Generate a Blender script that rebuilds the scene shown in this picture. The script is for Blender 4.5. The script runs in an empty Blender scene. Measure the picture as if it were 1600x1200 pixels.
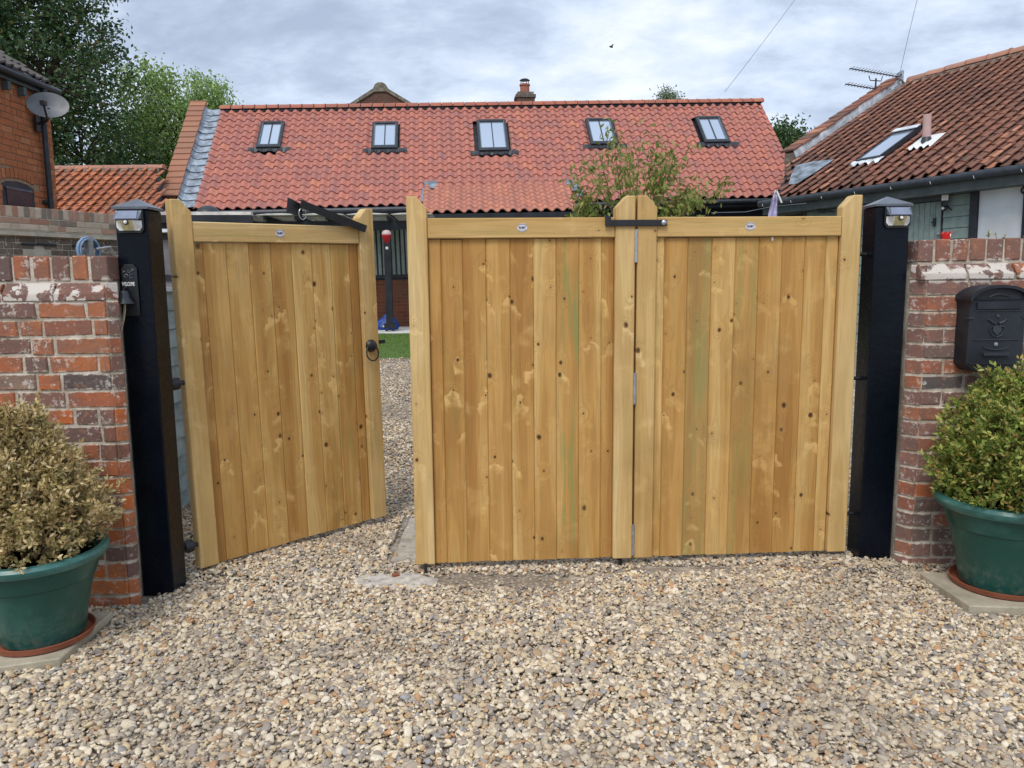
import bpy, bmesh, math, random
import numpy as np
from mathutils import Vector, Matrix, Euler, noise
R = random.Random(7)
NR = np.random.RandomState(11)
rad = math.radians
sc = bpy.context.scene
COL = sc.collection

# ---------------------------------------------------------------- camera
cam_d = bpy.data.cameras.new('camera'); cam = bpy.data.objects.new('camera', cam_d); COL.objects.link(cam)
p_, r_ = rad(7.6), rad(0.57)
fwd = Vector((0, math.cos(p_), -math.sin(p_))); up0 = Vector((0, math.sin(p_), math.cos(p_))); rt0 = Vector((1, 0, 0))
rt = rt0*math.cos(r_) - up0*math.sin(r_); up = up0*math.cos(r_) + rt0*math.sin(r_)
m = Matrix((( rt.x, up.x, -fwd.x, 0), (rt.y, up.y, -fwd.y, 0), (rt.z, up.z, -fwd.z, 1.5), (0, 0, 0, 1)))
cam.matrix_world = m
cam_d.sensor_width = 36; cam_d.lens = 27; cam_d.clip_start = .05; cam_d.clip_end = 400
sc.camera = cam

# ---------------------------------------------------------------- light
SUN_EL, SUN_AZ = rad(52), rad(200)          # azimuth: behind the camera, slightly to the left
sun_d = bpy.data.lights.new('sun', 'SUN'); sun = bpy.data.objects.new('sun', sun_d); COL.objects.link(sun)
sun_d.energy = 1.7; sun_d.angle = rad(24); sun_d.color = (1, .94, .86)
sdir = Vector((math.sin(SUN_AZ)*math.cos(SUN_EL), math.cos(SUN_AZ)*math.cos(SUN_EL), math.sin(SUN_EL)))
sun.rotation_euler = sdir.to_track_quat('Z', 'Y').to_euler()

w = bpy.data.worlds.new('World'); sc.world = w; w.use_nodes = True
nt = w.node_tree; nt.nodes.clear(); N = nt.nodes.new; L = nt.links.new
out = N('ShaderNodeOutputWorld'); bg = N('ShaderNodeBackground'); bg.inputs['Strength'].default_value = .1
sky = N('ShaderNodeTexSky'); sky.sky_type = 'NISHITA'; sky.sun_disc = False; sky.sun_elevation = SUN_EL; sky.sun_rotation = SUN_AZ
tc = N('ShaderNodeTexCoord'); sep = N('ShaderNodeSeparateXYZ'); L(tc.outputs['Generated'], sep.inputs[0])
zz = N('ShaderNodeMath'); zz.operation = 'MAXIMUM'; L(sep.outputs['Z'], zz.inputs[0]); zz.inputs[1].default_value = 0
za = N('ShaderNodeMath'); za.operation = 'ADD'; L(zz.outputs[0], za.inputs[0]); za.inputs[1].default_value = .22
dv = N('ShaderNodeVectorMath'); dv.operation = 'DIVIDE'; L(tc.outputs['Generated'], dv.inputs[0]); L(za.outputs[0], dv.inputs[1])
mp = N('ShaderNodeMapping'); L(dv.outputs[0], mp.inputs[0]); mp.inputs['Scale'].default_value = (1.0, 1.25, .0); mp.inputs['Location'].default_value = (3.1, .7, 0); mp.inputs['Rotation'].default_value = (0, 0, .35)
def wn(scale, det, rough, dist=0):
    n = N('ShaderNodeTexNoise'); n.inputs['Scale'].default_value = scale; n.inputs['Detail'].default_value = det
    n.inputs['Roughness'].default_value = rough; n.inputs['Distortion'].default_value = dist; L(mp.outputs[0], n.inputs['Vector']); return n
n1 = wn(1.35, 12, .62, .25); n2 = wn(4.6, 8, .62, .3)
ad = N('ShaderNodeMath'); ad.operation = 'MULTIPLY_ADD'; L(n2.outputs['Fac'], ad.inputs[0]); ad.inputs[1].default_value = .38; L(n1.outputs['Fac'], ad.inputs[2])
cr = N('ShaderNodeValToRGB'); L(ad.outputs[0], cr.inputs[0])
e = cr.color_ramp; e.elements[0].position = .50; e.elements[0].color = (.36, .43, .56, 1); e.elements[1].position = .92; e.elements[1].color = (.88, .91, .96, 1)
for ps, c in ((.60, (.445, .52, .655, 1)), (.68, (.55, .635, .775, 1)), (.78, (.68, .75, .855, 1))):
    k = e.elements.new(ps); k.color = c
cs = N('ShaderNodeVectorMath'); cs.operation = 'SCALE'; L(cr.outputs[0], cs.inputs[0]); cs.inputs['Scale'].default_value = 9.9
mx = N('ShaderNodeMix'); mx.data_type = 'RGBA'; mx.inputs['Factor'].default_value = .9
L(sky.outputs[0], mx.inputs['A']); L(cs.outputs[0], mx.inputs['B']); L(mx.outputs['Result'], bg.inputs['Color']); L(bg.outputs[0], out.inputs[0])
sc.view_settings.view_transform = 'Standard'; sc.view_settings.look = 'None'; sc.view_settings.exposure = .40; sc.view_settings.gamma = 1
sc.render.engine = 'CYCLES'

# ---------------------------------------------------------------- node material helper
class M:
    def __init__(s, name, rough=.8, spec=.3):
        s.m = bpy.data.materials.new(name); s.m.use_nodes = True; s.t = s.m.node_tree; s.n = s.t.nodes; s.l = s.t.links
        s.b = s.n['Principled BSDF']; s.b.inputs['Roughness'].default_value = rough; s.b.inputs['Specular IOR Level'].default_value = spec
        s._off = None
    def new(s, t, **k):
        q = s.n.new(t)
        for a, b in k.items(): setattr(q, a, b)
        return q
    def put(s, sock, v):
        if hasattr(v, 'is_output') or isinstance(v, bpy.types.NodeSocket): s.l.new(v, sock)
        else:
            try: sock.default_value = v
            except Exception: sock.default_value = tuple(v)+(1,)
    def math(s, op, a, b=0, c=0, clamp=False):
        q = s.new('ShaderNodeMath', operation=op); q.use_clamp = clamp
        s.put(q.inputs[0], a); s.put(q.inputs[1], b); s.put(q.inputs[2], c); return q.outputs[0]
    def mix(s, f, a, b, bt='MIX'):
        q = s.new('ShaderNodeMix', data_type='RGBA', blend_type=bt); s.put(q.inputs['Factor'], f)
        s.put(q.inputs['A'], a if not isinstance(a, tuple) or len(a) == 4 else a+(1,)); s.put(q.inputs['B'], b if not isinstance(b, tuple) or len(b) == 4 else b+(1,)); return q.outputs['Result']
    def ramp(s, f, stops, interp='LINEAR'):
        q = s.new('ShaderNodeValToRGB'); s.put(q.inputs[0], f); e = q.color_ramp; e.interpolation = interp
        e.elements[0].position = stops[0][0]; e.elements[1].position = stops[-1][0]
        for i, st in ((0, stops[0]), (-1, stops[-1])): e.elements[i].color = st[1]+(1,) if len(st[1]) == 3 else st[1]
        for st in stops[1:-1]: k = e.elements.new(st[0]); k.color = st[1]+(1,)
        return q.outputs[0]
    def step(s, f, a, b):
        q = s.new('ShaderNodeMapRange'); s.put(q.inputs[0], f); q.inputs[1].default_value = a; q.inputs[2].default_value = b
        q.interpolation_type = 'SMOOTHSTEP'; return q.outputs[0]
    def rnd(s):
        o = s.new('ShaderNodeObjectInfo'); g = s.new('ShaderNodeNewGeometry')
        return s.math('FRACT', s.math('ADD', o.outputs['Random'], g.outputs['Random Per Island']))
    def obj(s, scale=(1, 1, 1), off=True):
        t = s.new('ShaderNodeTexCoord'); mpn = s.new('ShaderNodeMapping'); s.l.new(t.outputs['Object'], mpn.inputs[0]); mpn.inputs['Scale'].default_value = scale
        if off:
            r = s.math('MULTIPLY', s.rnd(), 57.); c = s.new('ShaderNodeCombineXYZ'); s.l.new(r, c.inputs[0]); s.l.new(r, c.inputs[1]); s.l.new(r, c.inputs[2]); s.l.new(c.outputs[0], mpn.inputs['Location'])
        return mpn.outputs[0]
    def world(s): return s.new('ShaderNodeNewGeometry').outputs['Position']
    def noise(s, vec, scale, det=4, rough=.5, dist=0, col=False):
        q = s.new('ShaderNodeTexNoise'); s.l.new(vec, q.inputs['Vector']); q.inputs['Scale'].default_value = scale
        q.inputs['Detail'].default_value = det; q.inputs['Roughness'].default_value = rough; q.inputs['Distortion'].default_value = dist
        return q.outputs['Color' if col else 'Fac']
    def voro(s, vec, scale, out='Distance', feat='F1', dim='3D'):
        q = s.new('ShaderNodeTexVoronoi', feature=feat, voronoi_dimensions=dim); s.l.new(vec, q.inputs['Vector']); q.inputs['Scale'].default_value = scale
        return q.outputs[out] if out else q
    def bump(s, h, dist=.002, st=1.):
        q = s.new('ShaderNodeBump'); s.put(q.inputs['Height'], h); q.inputs['Distance'].default_value = dist; q.inputs['Strength'].default_value = st
        s.l.new(q.outputs[0], s.b.inputs['Normal'])
    def col(s, c): s.put(s.b.inputs['Base Color'], c if not isinstance(c, tuple) or len(c) == 4 else c+(1,)); return s
    def rough(s, r): s.put(s.b.inputs['Roughness'], r); return s

def plain(name, c, rough=.7, spec=.3, var=.12, scale=9, bump=0, metal=0, bscale=60):
    a = M(name, rough, spec); v = a.obj((1, 1, 1)); n = a.noise(v, scale, 5, .6)
    dark = tuple(x*(1-2*var) for x in c); light = tuple(min(1, x*(1+1.6*var)) for x in c)
    a.col(a.ramp(n, [(.3, dark), (.7, light)])); a.b.inputs['Metallic'].default_value = metal
    a.rough(a.math('ADD', a.math('MULTIPLY', a.noise(v, scale*2.3, 4), .25), rough-.12))
    if bump: a.bump(a.noise(v, bscale, 4, .6), bump)
    return a.m

# --- bricks
def brick_mat(name, stops, lichen=.5, limes=0, speck=(.62, .58, .53), dirt=.45, smear=0):
    a = M(name, .9, .15); r = a.rnd(); v = a.obj(); wv = a.world()
    base = a.ramp(r, stops, 'CONSTANT')
    if limes:
        z0 = a.new('ShaderNodeSeparateXYZ'); a.l.new(wv, z0.inputs[0])
        base = a.mix(a.math('MULTIPLY', a.step(z0.outputs['Z'], .90, 1.3), .50), base, (.20, .115, .095))
    big = a.noise(v, 9, 5, .65); fine = a.noise(v, 70, 5, .7)
    c = a.mix(a.step(big, .36, .64), base, a.mix(dirt*1.2, base, (.15, .11, .095)))
    hv = a.noise(v, 26, 3, .6)
    c = a.mix(a.step(hv, .57, .72), c, a.mix(.35, base, (.55, .24, .12)))
    c = a.mix(a.math('MULTIPLY', a.step(fine, .55, .75), dirt*.8), c, (.10, .07, .06))
    # pale lichen / lime specks, patchy over the wall
    sp = a.math('ADD', a.math('MULTIPLY', a.noise(wv, 48, 6, .75), .62), a.math('MULTIPLY', a.noise(wv, 11, 4, .65), .38)); patch = a.noise(wv, 2.2, 4, .6)
    k = a.math('MULTIPLY', a.step(sp, .545, .585), a.step(patch, .32, .54))
    c = a.mix(a.math('MULTIPLY', k, .68 if lichen else 0), c, speck)
    if limes:
        z = a.new('ShaderNodeSeparateXYZ'); a.l.new(wv, z.inputs[0])
        band = a.math('MULTIPLY', a.step(z.outputs['Z'], limes-.07, limes-.045), a.step(z.outputs['Z'], limes+.075, limes+.045))
        ln = a.noise(wv, 13, 6, .62)
        c = a.mix(a.math('MULTIPLY', a.step(a.math('ADD', ln, a.math('MULTIPLY', band, .13)), .605, .64), band), c, (.58, .53, .48))
        ln2 = a.noise(wv, 9, 5, .7); c = a.mix(a.math('MULTIPLY', a.step(ln2, .62, .66), .75), c, (.46, .40, .33))
    if smear:
        t = a.new('ShaderNodeTexCoord'); so_ = a.new('ShaderNodeSeparateXYZ'); a.l.new(t.outputs['Object'], so_.inputs[0])
        ed = a.math('ADD', a.math('ABSOLUTE', so_.outputs[2]), a.math('MULTIPLY', a.math('SUBTRACT', a.noise(wv, 28, 5, .7), .40), .036))
        c = a.mix(a.math('MULTIPLY', a.step(ed, smear-.003, smear+.003), .85), c, a.ramp(a.noise(wv, 7, 6, .65), [(.35, (.32, .27, .21)), (.65, (.62, .56, .47))]))
    a.col(c); a.bump(a.math('ADD', a.noise(v, 22, 5, .65), a.math('MULTIPLY', fine, .5)), .006, .9); return a.m
def mortar_mat(name, c1, c2):
    a = M(name, .95, .1); v = a.world(); n = a.noise(v, 7, 6, .65); f = a.noise(v, 120, 3, .6)
    a.col(a.mix(a.math('MULTIPLY', a.step(f, .5, .7), .4), a.ramp(n, [(.35, c1), (.65, c2)]), (.12, .10, .08))); a.bump(f, .004); return a.m
OLD = [(0, (.20, .095, .07)), (.13, (.50, .14, .04)), (.36, (.17, .10, .085)), (.46, (.38, .12, .055)), (.60, (.07, .066, .07)), (.69, (.24, .12, .09)), (.78, (.54, .17, .05)), (.94, (.28, .19, .135))]
m_brick_top = brick_mat('old_coping_brick', OLD, 1, 1.475)
m_brick_old = brick_mat('old_brick', OLD, 1, 1.475, smear=.0364)
OLD2 = [(0, (.24, .13, .105)), (.2, (.40, .13, .07)), (.38, (.20, .14, .12)), (.5, (.48, .15, .06)), (.6, (.09, .085, .085)), (.70, (.30, .16, .13)), (.9, (.36, .15, .09))]
m_brick_top2 = brick_mat('old_coping_brick_weathered', OLD2, 1, 1.53)
m_brick_old2 = brick_mat('old_brick_weathered', OLD2, 1, 1.53, smear=.0355)
m_brick_far = brick_mat('pale_multi_brick', [(0, (.44, .33, .25)), (.2, (.40, .24, .175)), (.38, (.26, .21, .165)), (.5, (.47, .39, .30)), (.62, (.36, .19, .13)), (.74, (.22, .185, .15)), (.86, (.52, .43, .34))], 0, dirt=.15)
m_block_open = plain('blocked_opening_grey', (.10, .105, .092), .9, .1, .2, 6)
m_glass_dark = plain('dark_window_glass', (.03, .035, .045), .12, .5)
m_brick_house = brick_mat('orange_house_brick', [(0, (.42, .14, .06)), (.3, (.45, .165, .075)), (.55, (.38, .13, .06)), (.75, (.46, .19, .09)), (.92, (.40, .14, .06))], 0, dirt=.15)
m_brick_grey = brick_mat('dark_grey_brick', [(0, (.15, .13, .105)), (.3, (.12, .105, .085)), (.6, (.18, .145, .115)), (.85, (.13, .10, .08))], .2)  # dark grey-brown brick colours: recessed far-wall courses, kneeler, corbel, right parapet
m_mortar = mortar_mat('lime_mortar', (.30, .25, .19), (.66, .60, .51))
m_mortar2 = mortar_mat('house_mortar', (.30, .19, .12), (.38, .26, .18))
m_mortar3 = mortar_mat('pale_mortar', (.40, .36, .28), (.56, .51, .42))
def brick_tex(name, c1, c2, mo, sx=1.):
    a = M(name, .9, .15); t = a.new('ShaderNodeTexCoord'); q = a.new('ShaderNodeTexBrick'); mpn = a.new('ShaderNodeMapping'); mpn.inputs['Rotation'].default_value = (rad(90), 0, 0)
    a.l.new(t.outputs['Object'], mpn.inputs[0]); a.l.new(mpn.outputs[0], q.inputs['Vector'])
    q.inputs['Scale'].default_value = 1; q.inputs['Brick Width'].default_value = .235*sx; q.inputs['Row Height'].default_value = .08*sx; q.inputs['Mortar Size'].default_value = .006
    q.inputs['Color1'].default_value = c1+(1,); q.inputs['Color2'].default_value = c2+(1,); q.inputs['Mortar'].default_value = mo+(1,)
    n = a.noise(a.world(), 2.2, 5, .6); a.col(a.mix(a.math('MULTIPLY', a.step(n, .4, .7), .5), q.outputs['Color'], (.13, .10, .075))); return a.m
m_brick_gable = brick_tex('distant_gable_brick', (.10, .055, .042), (.15, .072, .052), (.125, .095, .075))
m_brick_plinth = brick_tex('plinth_brick', (.26, .085, .045), (.18, .065, .04), (.20, .14, .10))
m_brick_low = brick_tex('lower_house_brick', (.36, .115, .04), (.40, .14, .055), (.32, .21, .14))

# --- gate wood
def wood_mat(name, c_dark, c_mid, c_light, knot=1.):
    a = M(name, .62, .25); v = a.obj(); oi = a.new('ShaderNodeObjectInfo'); sc_ = a.new('ShaderNodeSeparateColor'); a.l.new(oi.outputs['Color'], sc_.inputs[0])
    s = a.new('ShaderNodeSeparateXYZ'); a.l.new(v, s.inputs[0])
    flat = a.new('ShaderNodeCombineXYZ'); a.l.new(s.outputs[0], flat.inputs[0]); a.l.new(a.math('MULTIPLY', s.outputs[2], .8), flat.inputs[1])
    vq = a.voro(flat.outputs[0], 7.6, None, dim='2D'); d = vq.outputs['Distance']; kc = a.new('ShaderNodeSeparateColor'); a.l.new(vq.outputs['Color'], kc.inputs[0])
    on = a.math('LESS_THAN', kc.outputs[0], .64*knot)
    # grain field bent round the knots, long along z
    sl = a.new('ShaderNodeCombineXYZ'); a.l.new(a.math('MULTIPLY', s.outputs[0], 9.), sl.inputs[0]); a.l.new(a.math('MULTIPLY', s.outputs[1], 9.), sl.inputs[1]); a.l.new(a.math('MULTIPLY', s.outputs[2], .55), sl.inputs[2])
    g = a.noise(sl.outputs[0], 1., 3, .45)
    fall = a.math('POWER', 2.718, a.math('MULTIPLY', a.math('MULTIPLY', d, d), -26.)); fall = a.math('MULTIPLY', fall, on)
    g2 = a.math('ADD', g, a.math('MULTIPLY', fall, .30))
    rings = a.math('SINE', a.math('MULTIPLY', g2, 62.))
    rings = a.math('MULTIPLY_ADD', rings, .5, .5)
    fib = a.new('ShaderNodeCombineXYZ'); a.l.new(a.math('MULTIPLY', s.outputs[0], 240.), fib.inputs[0]); a.l.new(a.math('MULTIPLY', s.outputs[1], 240.), fib.inputs[1]); a.l.new(a.math('MULTIPLY', s.outputs[2], 5.), fib.inputs[2])
    fibre = a.noise(fib.outputs[0], 1., 2, .5)
    tone = a.math('ADD', a.math('MULTIPLY', g, 1.0), a.math('MULTIPLY', a.rnd(), .20))
    tone = a.math('ADD', tone, a.math('MULTIPLY', a.math('SUBTRACT', a.noise(v, 3.0, 3), .5), .20))
    c = a.ramp(tone, [(.40, c_dark), (.60, c_mid), (.80, c_light)])
    c = a.mix(a.math('MULTIPLY', rings, .20), c, tuple(x*.60 for x in c_dark))
    c = a.mix(a.math('MULTIPLY', a.step(fibre, .48, .72), .26), c, tuple(x*.5 for x in c_dark))
    # pale arched figure under some knots
    kp = a.new('ShaderNodeSeparateXYZ'); a.l.new(vq.outputs['Position'], kp.inputs[0])
    above = a.math('SUBTRACT', a.math('MULTIPLY', s.outputs[2], .8), kp.outputs[1])
    side = a.math('ABSOLUTE', a.math('SUBTRACT', s.outputs[0], kp.outputs[0]))
    archd = a.math('ADD', a.math('ADD', above, a.math('MULTIPLY', side, 1.1)), a.math('ADD', a.math('MULTIPLY', a.math('SUBTRACT', a.noise(v, 38, 3), .5), .045), a.math('MULTIPLY', a.math('SUBTRACT', a.noise(v, 13, 2), .5), .16)))
    arch = a.math('MULTIPLY', a.step(archd, -.060, -.006), a.step(archd, .006, -.001))
    arch = a.math('MULTIPLY', a.math('MULTIPLY', arch, a.step(side, .060, .030)), a.math('MULTIPLY', on, a.math('GREATER_THAN', kc.outputs[1], .52)))
    c = a.mix(a.math('MULTIPLY', arch, a.math('MULTIPLY', a.math('MULTIPLY_ADD', kc.outputs[1], 1.1, -.36), a.step(a.noise(v, 20, 3), .30, .58))), c, tuple(min(1, x*1.20) for x in c_light))
    # knots: sharp brown ring, dark heart; size varies, some oval
    size = a.math('MULTIPLY_ADD', a.math('POWER', kc.outputs[2], 3.), .080, .024)
    dn = a.math('ADD', d, a.math('ADD', a.math('MULTIPLY', a.math('SUBTRACT', a.noise(v, 75, 3), .5), .035), a.math('MULTIPLY', a.math('SUBTRACT', a.noise(v, 16, 2), .5), .11)))
    kn = a.math('MULTIPLY', a.math('LESS_THAN', dn, size), on); hot = a.math('MULTIPLY', a.math('LESS_THAN', dn, a.math('MULTIPLY', size, .62)), on)
    aura = a.math('MULTIPLY', a.step(dn, .16, .02), on)
    c = a.mix(a.math('MULTIPLY', aura, .30), c, (.30, .15, .045)); c = a.mix(a.math('MULTIPLY', kn, .70), c, (.17, .075, .022)); c = a.mix(a.math('MULTIPLY', hot, .85), c, (.035, .018, .010))
    # green treatment stain on flagged boards (object colour red channel)
    st = a.new('ShaderNodeCombineXYZ'); a.l.new(a.math('MULTIPLY', s.outputs[0], 26.), st.inputs[0]); a.l.new(a.math('MULTIPLY', s.outputs[2], 1.6), st.inputs[2])
    gs = a.step(a.noise(st.outputs[0], 1., 3, .5), .50, .64)
    base_g = a.math('MULTIPLY', a.step(a.noise(st.outputs[0], .7, 3, .5), .58, .72), .22)
    c = a.mix(a.math('MAXIMUM', a.math('MULTIPLY', gs, sc_.outputs[0]), base_g), c, (.25, .27, .085))
    c = a.mix(a.math('MULTIPLY', sc_.outputs[1], 1.), c, (.30, .29, .13))
    # faint grime/darkening patches
    gr = a.noise(a.world(), 2.1, 5, .6); c = a.mix(a.math('MULTIPLY', a.step(gr, .48, .72), .26), c, (.22, .135, .055)); c = a.mix(a.math('MULTIPLY', a.step(a.noise(v, 6.5, 4, .6), .56, .70), .22), c, tuple(min(1, x*1.15) for x in c_light))
    a.col(c); a.bump(a.math('ADD', a.math('MULTIPLY', rings, .4), fibre), .0012, .8); return a.m
m_board = wood_mat('gate_board_pine', (.39, .190, .050), (.525, .295, .088), (.66, .44, .17))
m_stile = wood_mat('gate_frame_pine', (.49, .295, .10), (.60, .40, .16), (.71, .52, .25), .46)

# --- roof tiles
def tile_mat(name, stops, dirt=(.12, .08, .065), dirta=.35, rough=.75, tip=None):
    a = M(name, rough, .25); c = a.ramp(a.rnd(), stops); v = a.obj(); n = a.noise(v, 6, 5, .65); wv = a.world()
    c = a.mix(a.math('MULTIPLY', a.step(n, .42, .72), dirta), c, dirt)
    c = a.mix(a.math('MULTIPLY', a.step(a.noise(wv, .9, 4, .6), .45, .68), dirta*.7), c, dirt)
    sp = a.noise(wv, 40, 3, .6); c = a.mix(a.math('MULTIPLY', a.step(sp, .62, .72), .3), c, (.45, .38, .30) if tip else (.35, .18, .13))
    a.col(c); a.bump(a.noise(v, 50, 4), .003); return a.m
m_tile = tile_mat('red_pantile', [(0, (.49, .185, .135)), (.25, (.43, .172, .135)), (.5, (.385, .160, .135)), (.7, (.46, .178, .13)), (.9, (.35, .158, .142)), (1, (.53, .21, .135))], (.29, .155, .14), .20)
m_tile_porch = tile_mat('porch_pantile', [(0, (.48, .20, .14)), (.5, (.42, .185, .14)), (1, (.53, .225, .15))], (.28, .13, .10), .22)
m_tile_old = tile_mat('old_brown_pantile', [(0, (.26, .115, .080)), (.3, (.20, .105, .080)), (.55, (.31, .135, .088)), (.75, (.15, .088, .072)), (.92, (.36, .16, .10)), (1, (.50, .24, .15))], (.085, .058, .050), .5, .9, True)
m_tile_orange = tile_mat('orange_old_pantile', [(0, (.52, .17, .07)), (.3, (.34, .13, .075)), (.5, (.58, .21, .10)), (.7, (.42, .15, .08)), (.9, (.30, .16, .11)), (1, (.60, .25, .13))], (.16, .10, .07), .5)
m_tile_dark = tile_mat('dark_concrete_tile', [(0, (.085, .078, .075)), (1, (.13, .115, .11))], (.05, .045, .045), .4)
m_ridge = tile_mat('ridge_terracotta', [(0, (.42, .14, .085)), (.5, (.34, .13, .095)), (1, (.48, .17, .10))], (.2, .11, .09), .3)
m_ridge_old = tile_mat('ridge_old', [(0, (.46, .22, .14)), (.5, (.38, .19, .14)), (1, (.52, .27, .19))], (.22, .15, .12), .4)
m_coping = tile_mat('coping_tile', [(0, (.36, .16, .10)), (.5, (.30, .15, .10)), (1, (.40, .19, .115))], (.25, .14, .09), .3)
m_lead = plain('lead_flashing', (.27, .32, .38), .45, .5, .3, 7, .004, 0, 20)
m_lead_d = plain('stained_lead', (.20, .24, .285), .5, .45, .4, 5, .004)
m_lead_w = plain('weathered_white_flashing', (.62, .67, .72), .6, .4, .2, 6, .003)

# --- misc
m_black = M('black_post_paint', .3, .18)
_v = m_black.world(); _n = m_black.noise(_v, 3.5, 5, .6)
m_black.col(m_black.ramp(_n, [(.35, (.0015, .003, .0065)), (.7, (.0035, .0065, .013))])); m_black.rough(m_black.math('MULTIPLY_ADD', m_black.noise(_v, 8, 5, .6), .22, .17)); m_black.bump(m_black.noise(_v, 30, 3), .0015); m_black = m_black.m
m_cap = plain('post_cap_metal', (.10, .115, .14), .32, .5, .12, 12)
m_iron = plain('black_iron', (.012, .013, .016), .45, .5, .2, 20)
m_navy = plain('dark_painted_timber', (.014, .017, .024), .5, .4, .3, 5)
m_steel = plain('zinc_steel', (.42, .44, .47), .35, .5, .15, 40, 0, .7)
m_green_pot = M('green_plastic', .34, .5); _v = m_green_pot.obj(); m_green_pot.col(m_green_pot.mix(m_green_pot.step(m_green_pot.noise(_v, 5, 5, .65), .45, .7), (.008, .065, .052), (.025, .105, .088))); _s2 = m_green_pot.new('ShaderNodeSeparateXYZ'); m_green_pot.l.new(m_green_pot.world(), _s2.inputs[0]); _du = m_green_pot.math('MULTIPLY', m_green_pot.step(_s2.outputs[2], .26, .05), m_green_pot.step(m_green_pot.noise(_v, 30, 5, .7), .42, .66)); _bc = m_green_pot.b.inputs['Base Color'].links[0].from_socket; m_green_pot.col(m_green_pot.mix(m_green_pot.math('MULTIPLY', _du, .45), _bc, (.16, .17, .13))); m_green_pot.rough(m_green_pot.math('MULTIPLY_ADD', m_green_pot.noise(_v, 14, 4), .3, .2)); m_green_pot = m_green_pot.m
m_rim_pot = M('green_plastic_rim', .34, .5); _v = m_rim_pot.obj(); m_rim_pot.col(m_rim_pot.mix(m_rim_pot.step(m_rim_pot.noise(_v, 9, 6, .7), .45, .68), (.030, .125, .108), (.07, .19, .18))); m_rim_pot = m_rim_pot.m
m_terra = plain('terracotta_plastic', (.27, .085, .045), .5, .4, .12, 10)
m_slab = plain('concrete_slab', (.42, .375, .285), .9, .15, .14, 8, .003, 0, 90)
m_block = plain('grey_paving_block', (.42, .38, .32), .9, .15, .16, 9, .003, 0, 90)
m_conc = plain('rough_concrete', (.50, .47, .42), .95, .1, .2, 22, .006, 0, 60)
m_soil = plain('potting_soil', (.035, .024, .016), .95, .1, .3, 30, .01)
m_white = plain('white_plastic', (.72, .73, .72), .35, .4, .04, 10)
m_led = plain('led_reflector', (.55, .50, .27), .3, .5, .15, 60)
m_pv = plain('solar_panel', (.20, .23, .32), .15, .6, .08, 20)
m_glass = M('rooflight_glass', .05, .5); m_glass.col((.62, .70, .80)); m_glass.b.inputs['Metallic'].default_value = .75; m_glass.rough(m_glass.math('MULTIPLY_ADD', m_glass.noise(m_glass.obj(), 2, 3), .1, .05)); m_glass = m_glass.m
m_winframe = plain('charcoal_window_frame', (.028, .034, .044), .45, .45, .2, 10)
m_winside = plain('grey_window_cladding', (.10, .125, .155), .4, .45, .15, 10)
m_dish = plain('grey_dish', (.17, .18, .195), .5, .4, .15, 5)
m_greypaint = plain('grey_green_paint', (.215, .28, .265), .65, .3, .12, 7, .002)
m_fascia = plain('dark_grey_green_paint', (.075, .095, .10), .6, .3, .15, 5)
m_gutter = plain('charcoal_gutter', (.032, .04, .052), .45, .4, .2, 10)
m_fence = plain('weathered_grey_boards', (.27, .325, .325), .85, .2, .2, 6, .003)
m_panelw = M('white_door_panel', .45, .4); _s = m_panelw.noise(m_panelw.world(), 1.4, 4, .6); m_panelw.col(m_panelw.ramp(_s, [(.35, (.52, .55, .58)), (.65, (.63, .70, .75))])); m_panelw = m_panelw.m
m_blue = plain('blue_plastic', (.012, .06, .30), .5, .4, .3, 14)
m_red = plain('red_plastic', (.62, .02, .02), .4, .4, .15, 20)
m_balloon = M('red_white_balloon', .4, .4); _t = m_balloon.new('ShaderNodeTexCoord'); _s = m_balloon.new('ShaderNodeSeparateXYZ'); m_balloon.l.new(_t.outputs['Object'], _s.inputs[0]); m_balloon.col(m_balloon.ramp(_s.outputs[2], [(.10, (.45, .015, .03)), (.115, (.50, .12, .12)), (.13, (.55, .42, .42))])); m_balloon = m_balloon.m
m_cloth = plain('lilac_cloth', (.45, .42, .62), .9, .1, .15, 8, .01, 0, 12)
m_hose = plain('blue_hose', (.20, .30, .45), .5, .4, .25, 30)
m_rope = plain('pale_rope', (.42, .36, .27), .9, .1, .2, 80)
m_pink = plain('pink_clay_pipe', (.52, .36, .34), .7, .3, .08, 5)
m_blind = plain('pale_green_blind', (.30, .36, .34), .7, .2, .1, 5)
m_poly = plain('clear_roof_edge', (.62, .60, .56), .4, .4, .2, 6)
m_patio = plain('pale_patio', (.62, .62, .60), .8, .2, .08, 2)
m_bark = plain('bark', (.085, .062, .045), .95, .1, .3, 14, .01)
m_twig = plain('twig', (.16, .11, .065), .9, .1, .3, 30)
m_bird = plain('dark_feathers', (.03, .02, .025), .8, .2)
m_print = plain('dark_print', (.03, .03, .09), .6, .3)
m_sticker = plain('sticker_paper', (.62, .60, .64), .45, .4, .05, 30)
m_fadedplank = plain('faded_plank', (.16, .155, .165), .85, .2, .15, 8)
m_moss = plain('mortar_bed', (.22, .195, .155), .95, .1, .3, 8, .01)

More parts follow.
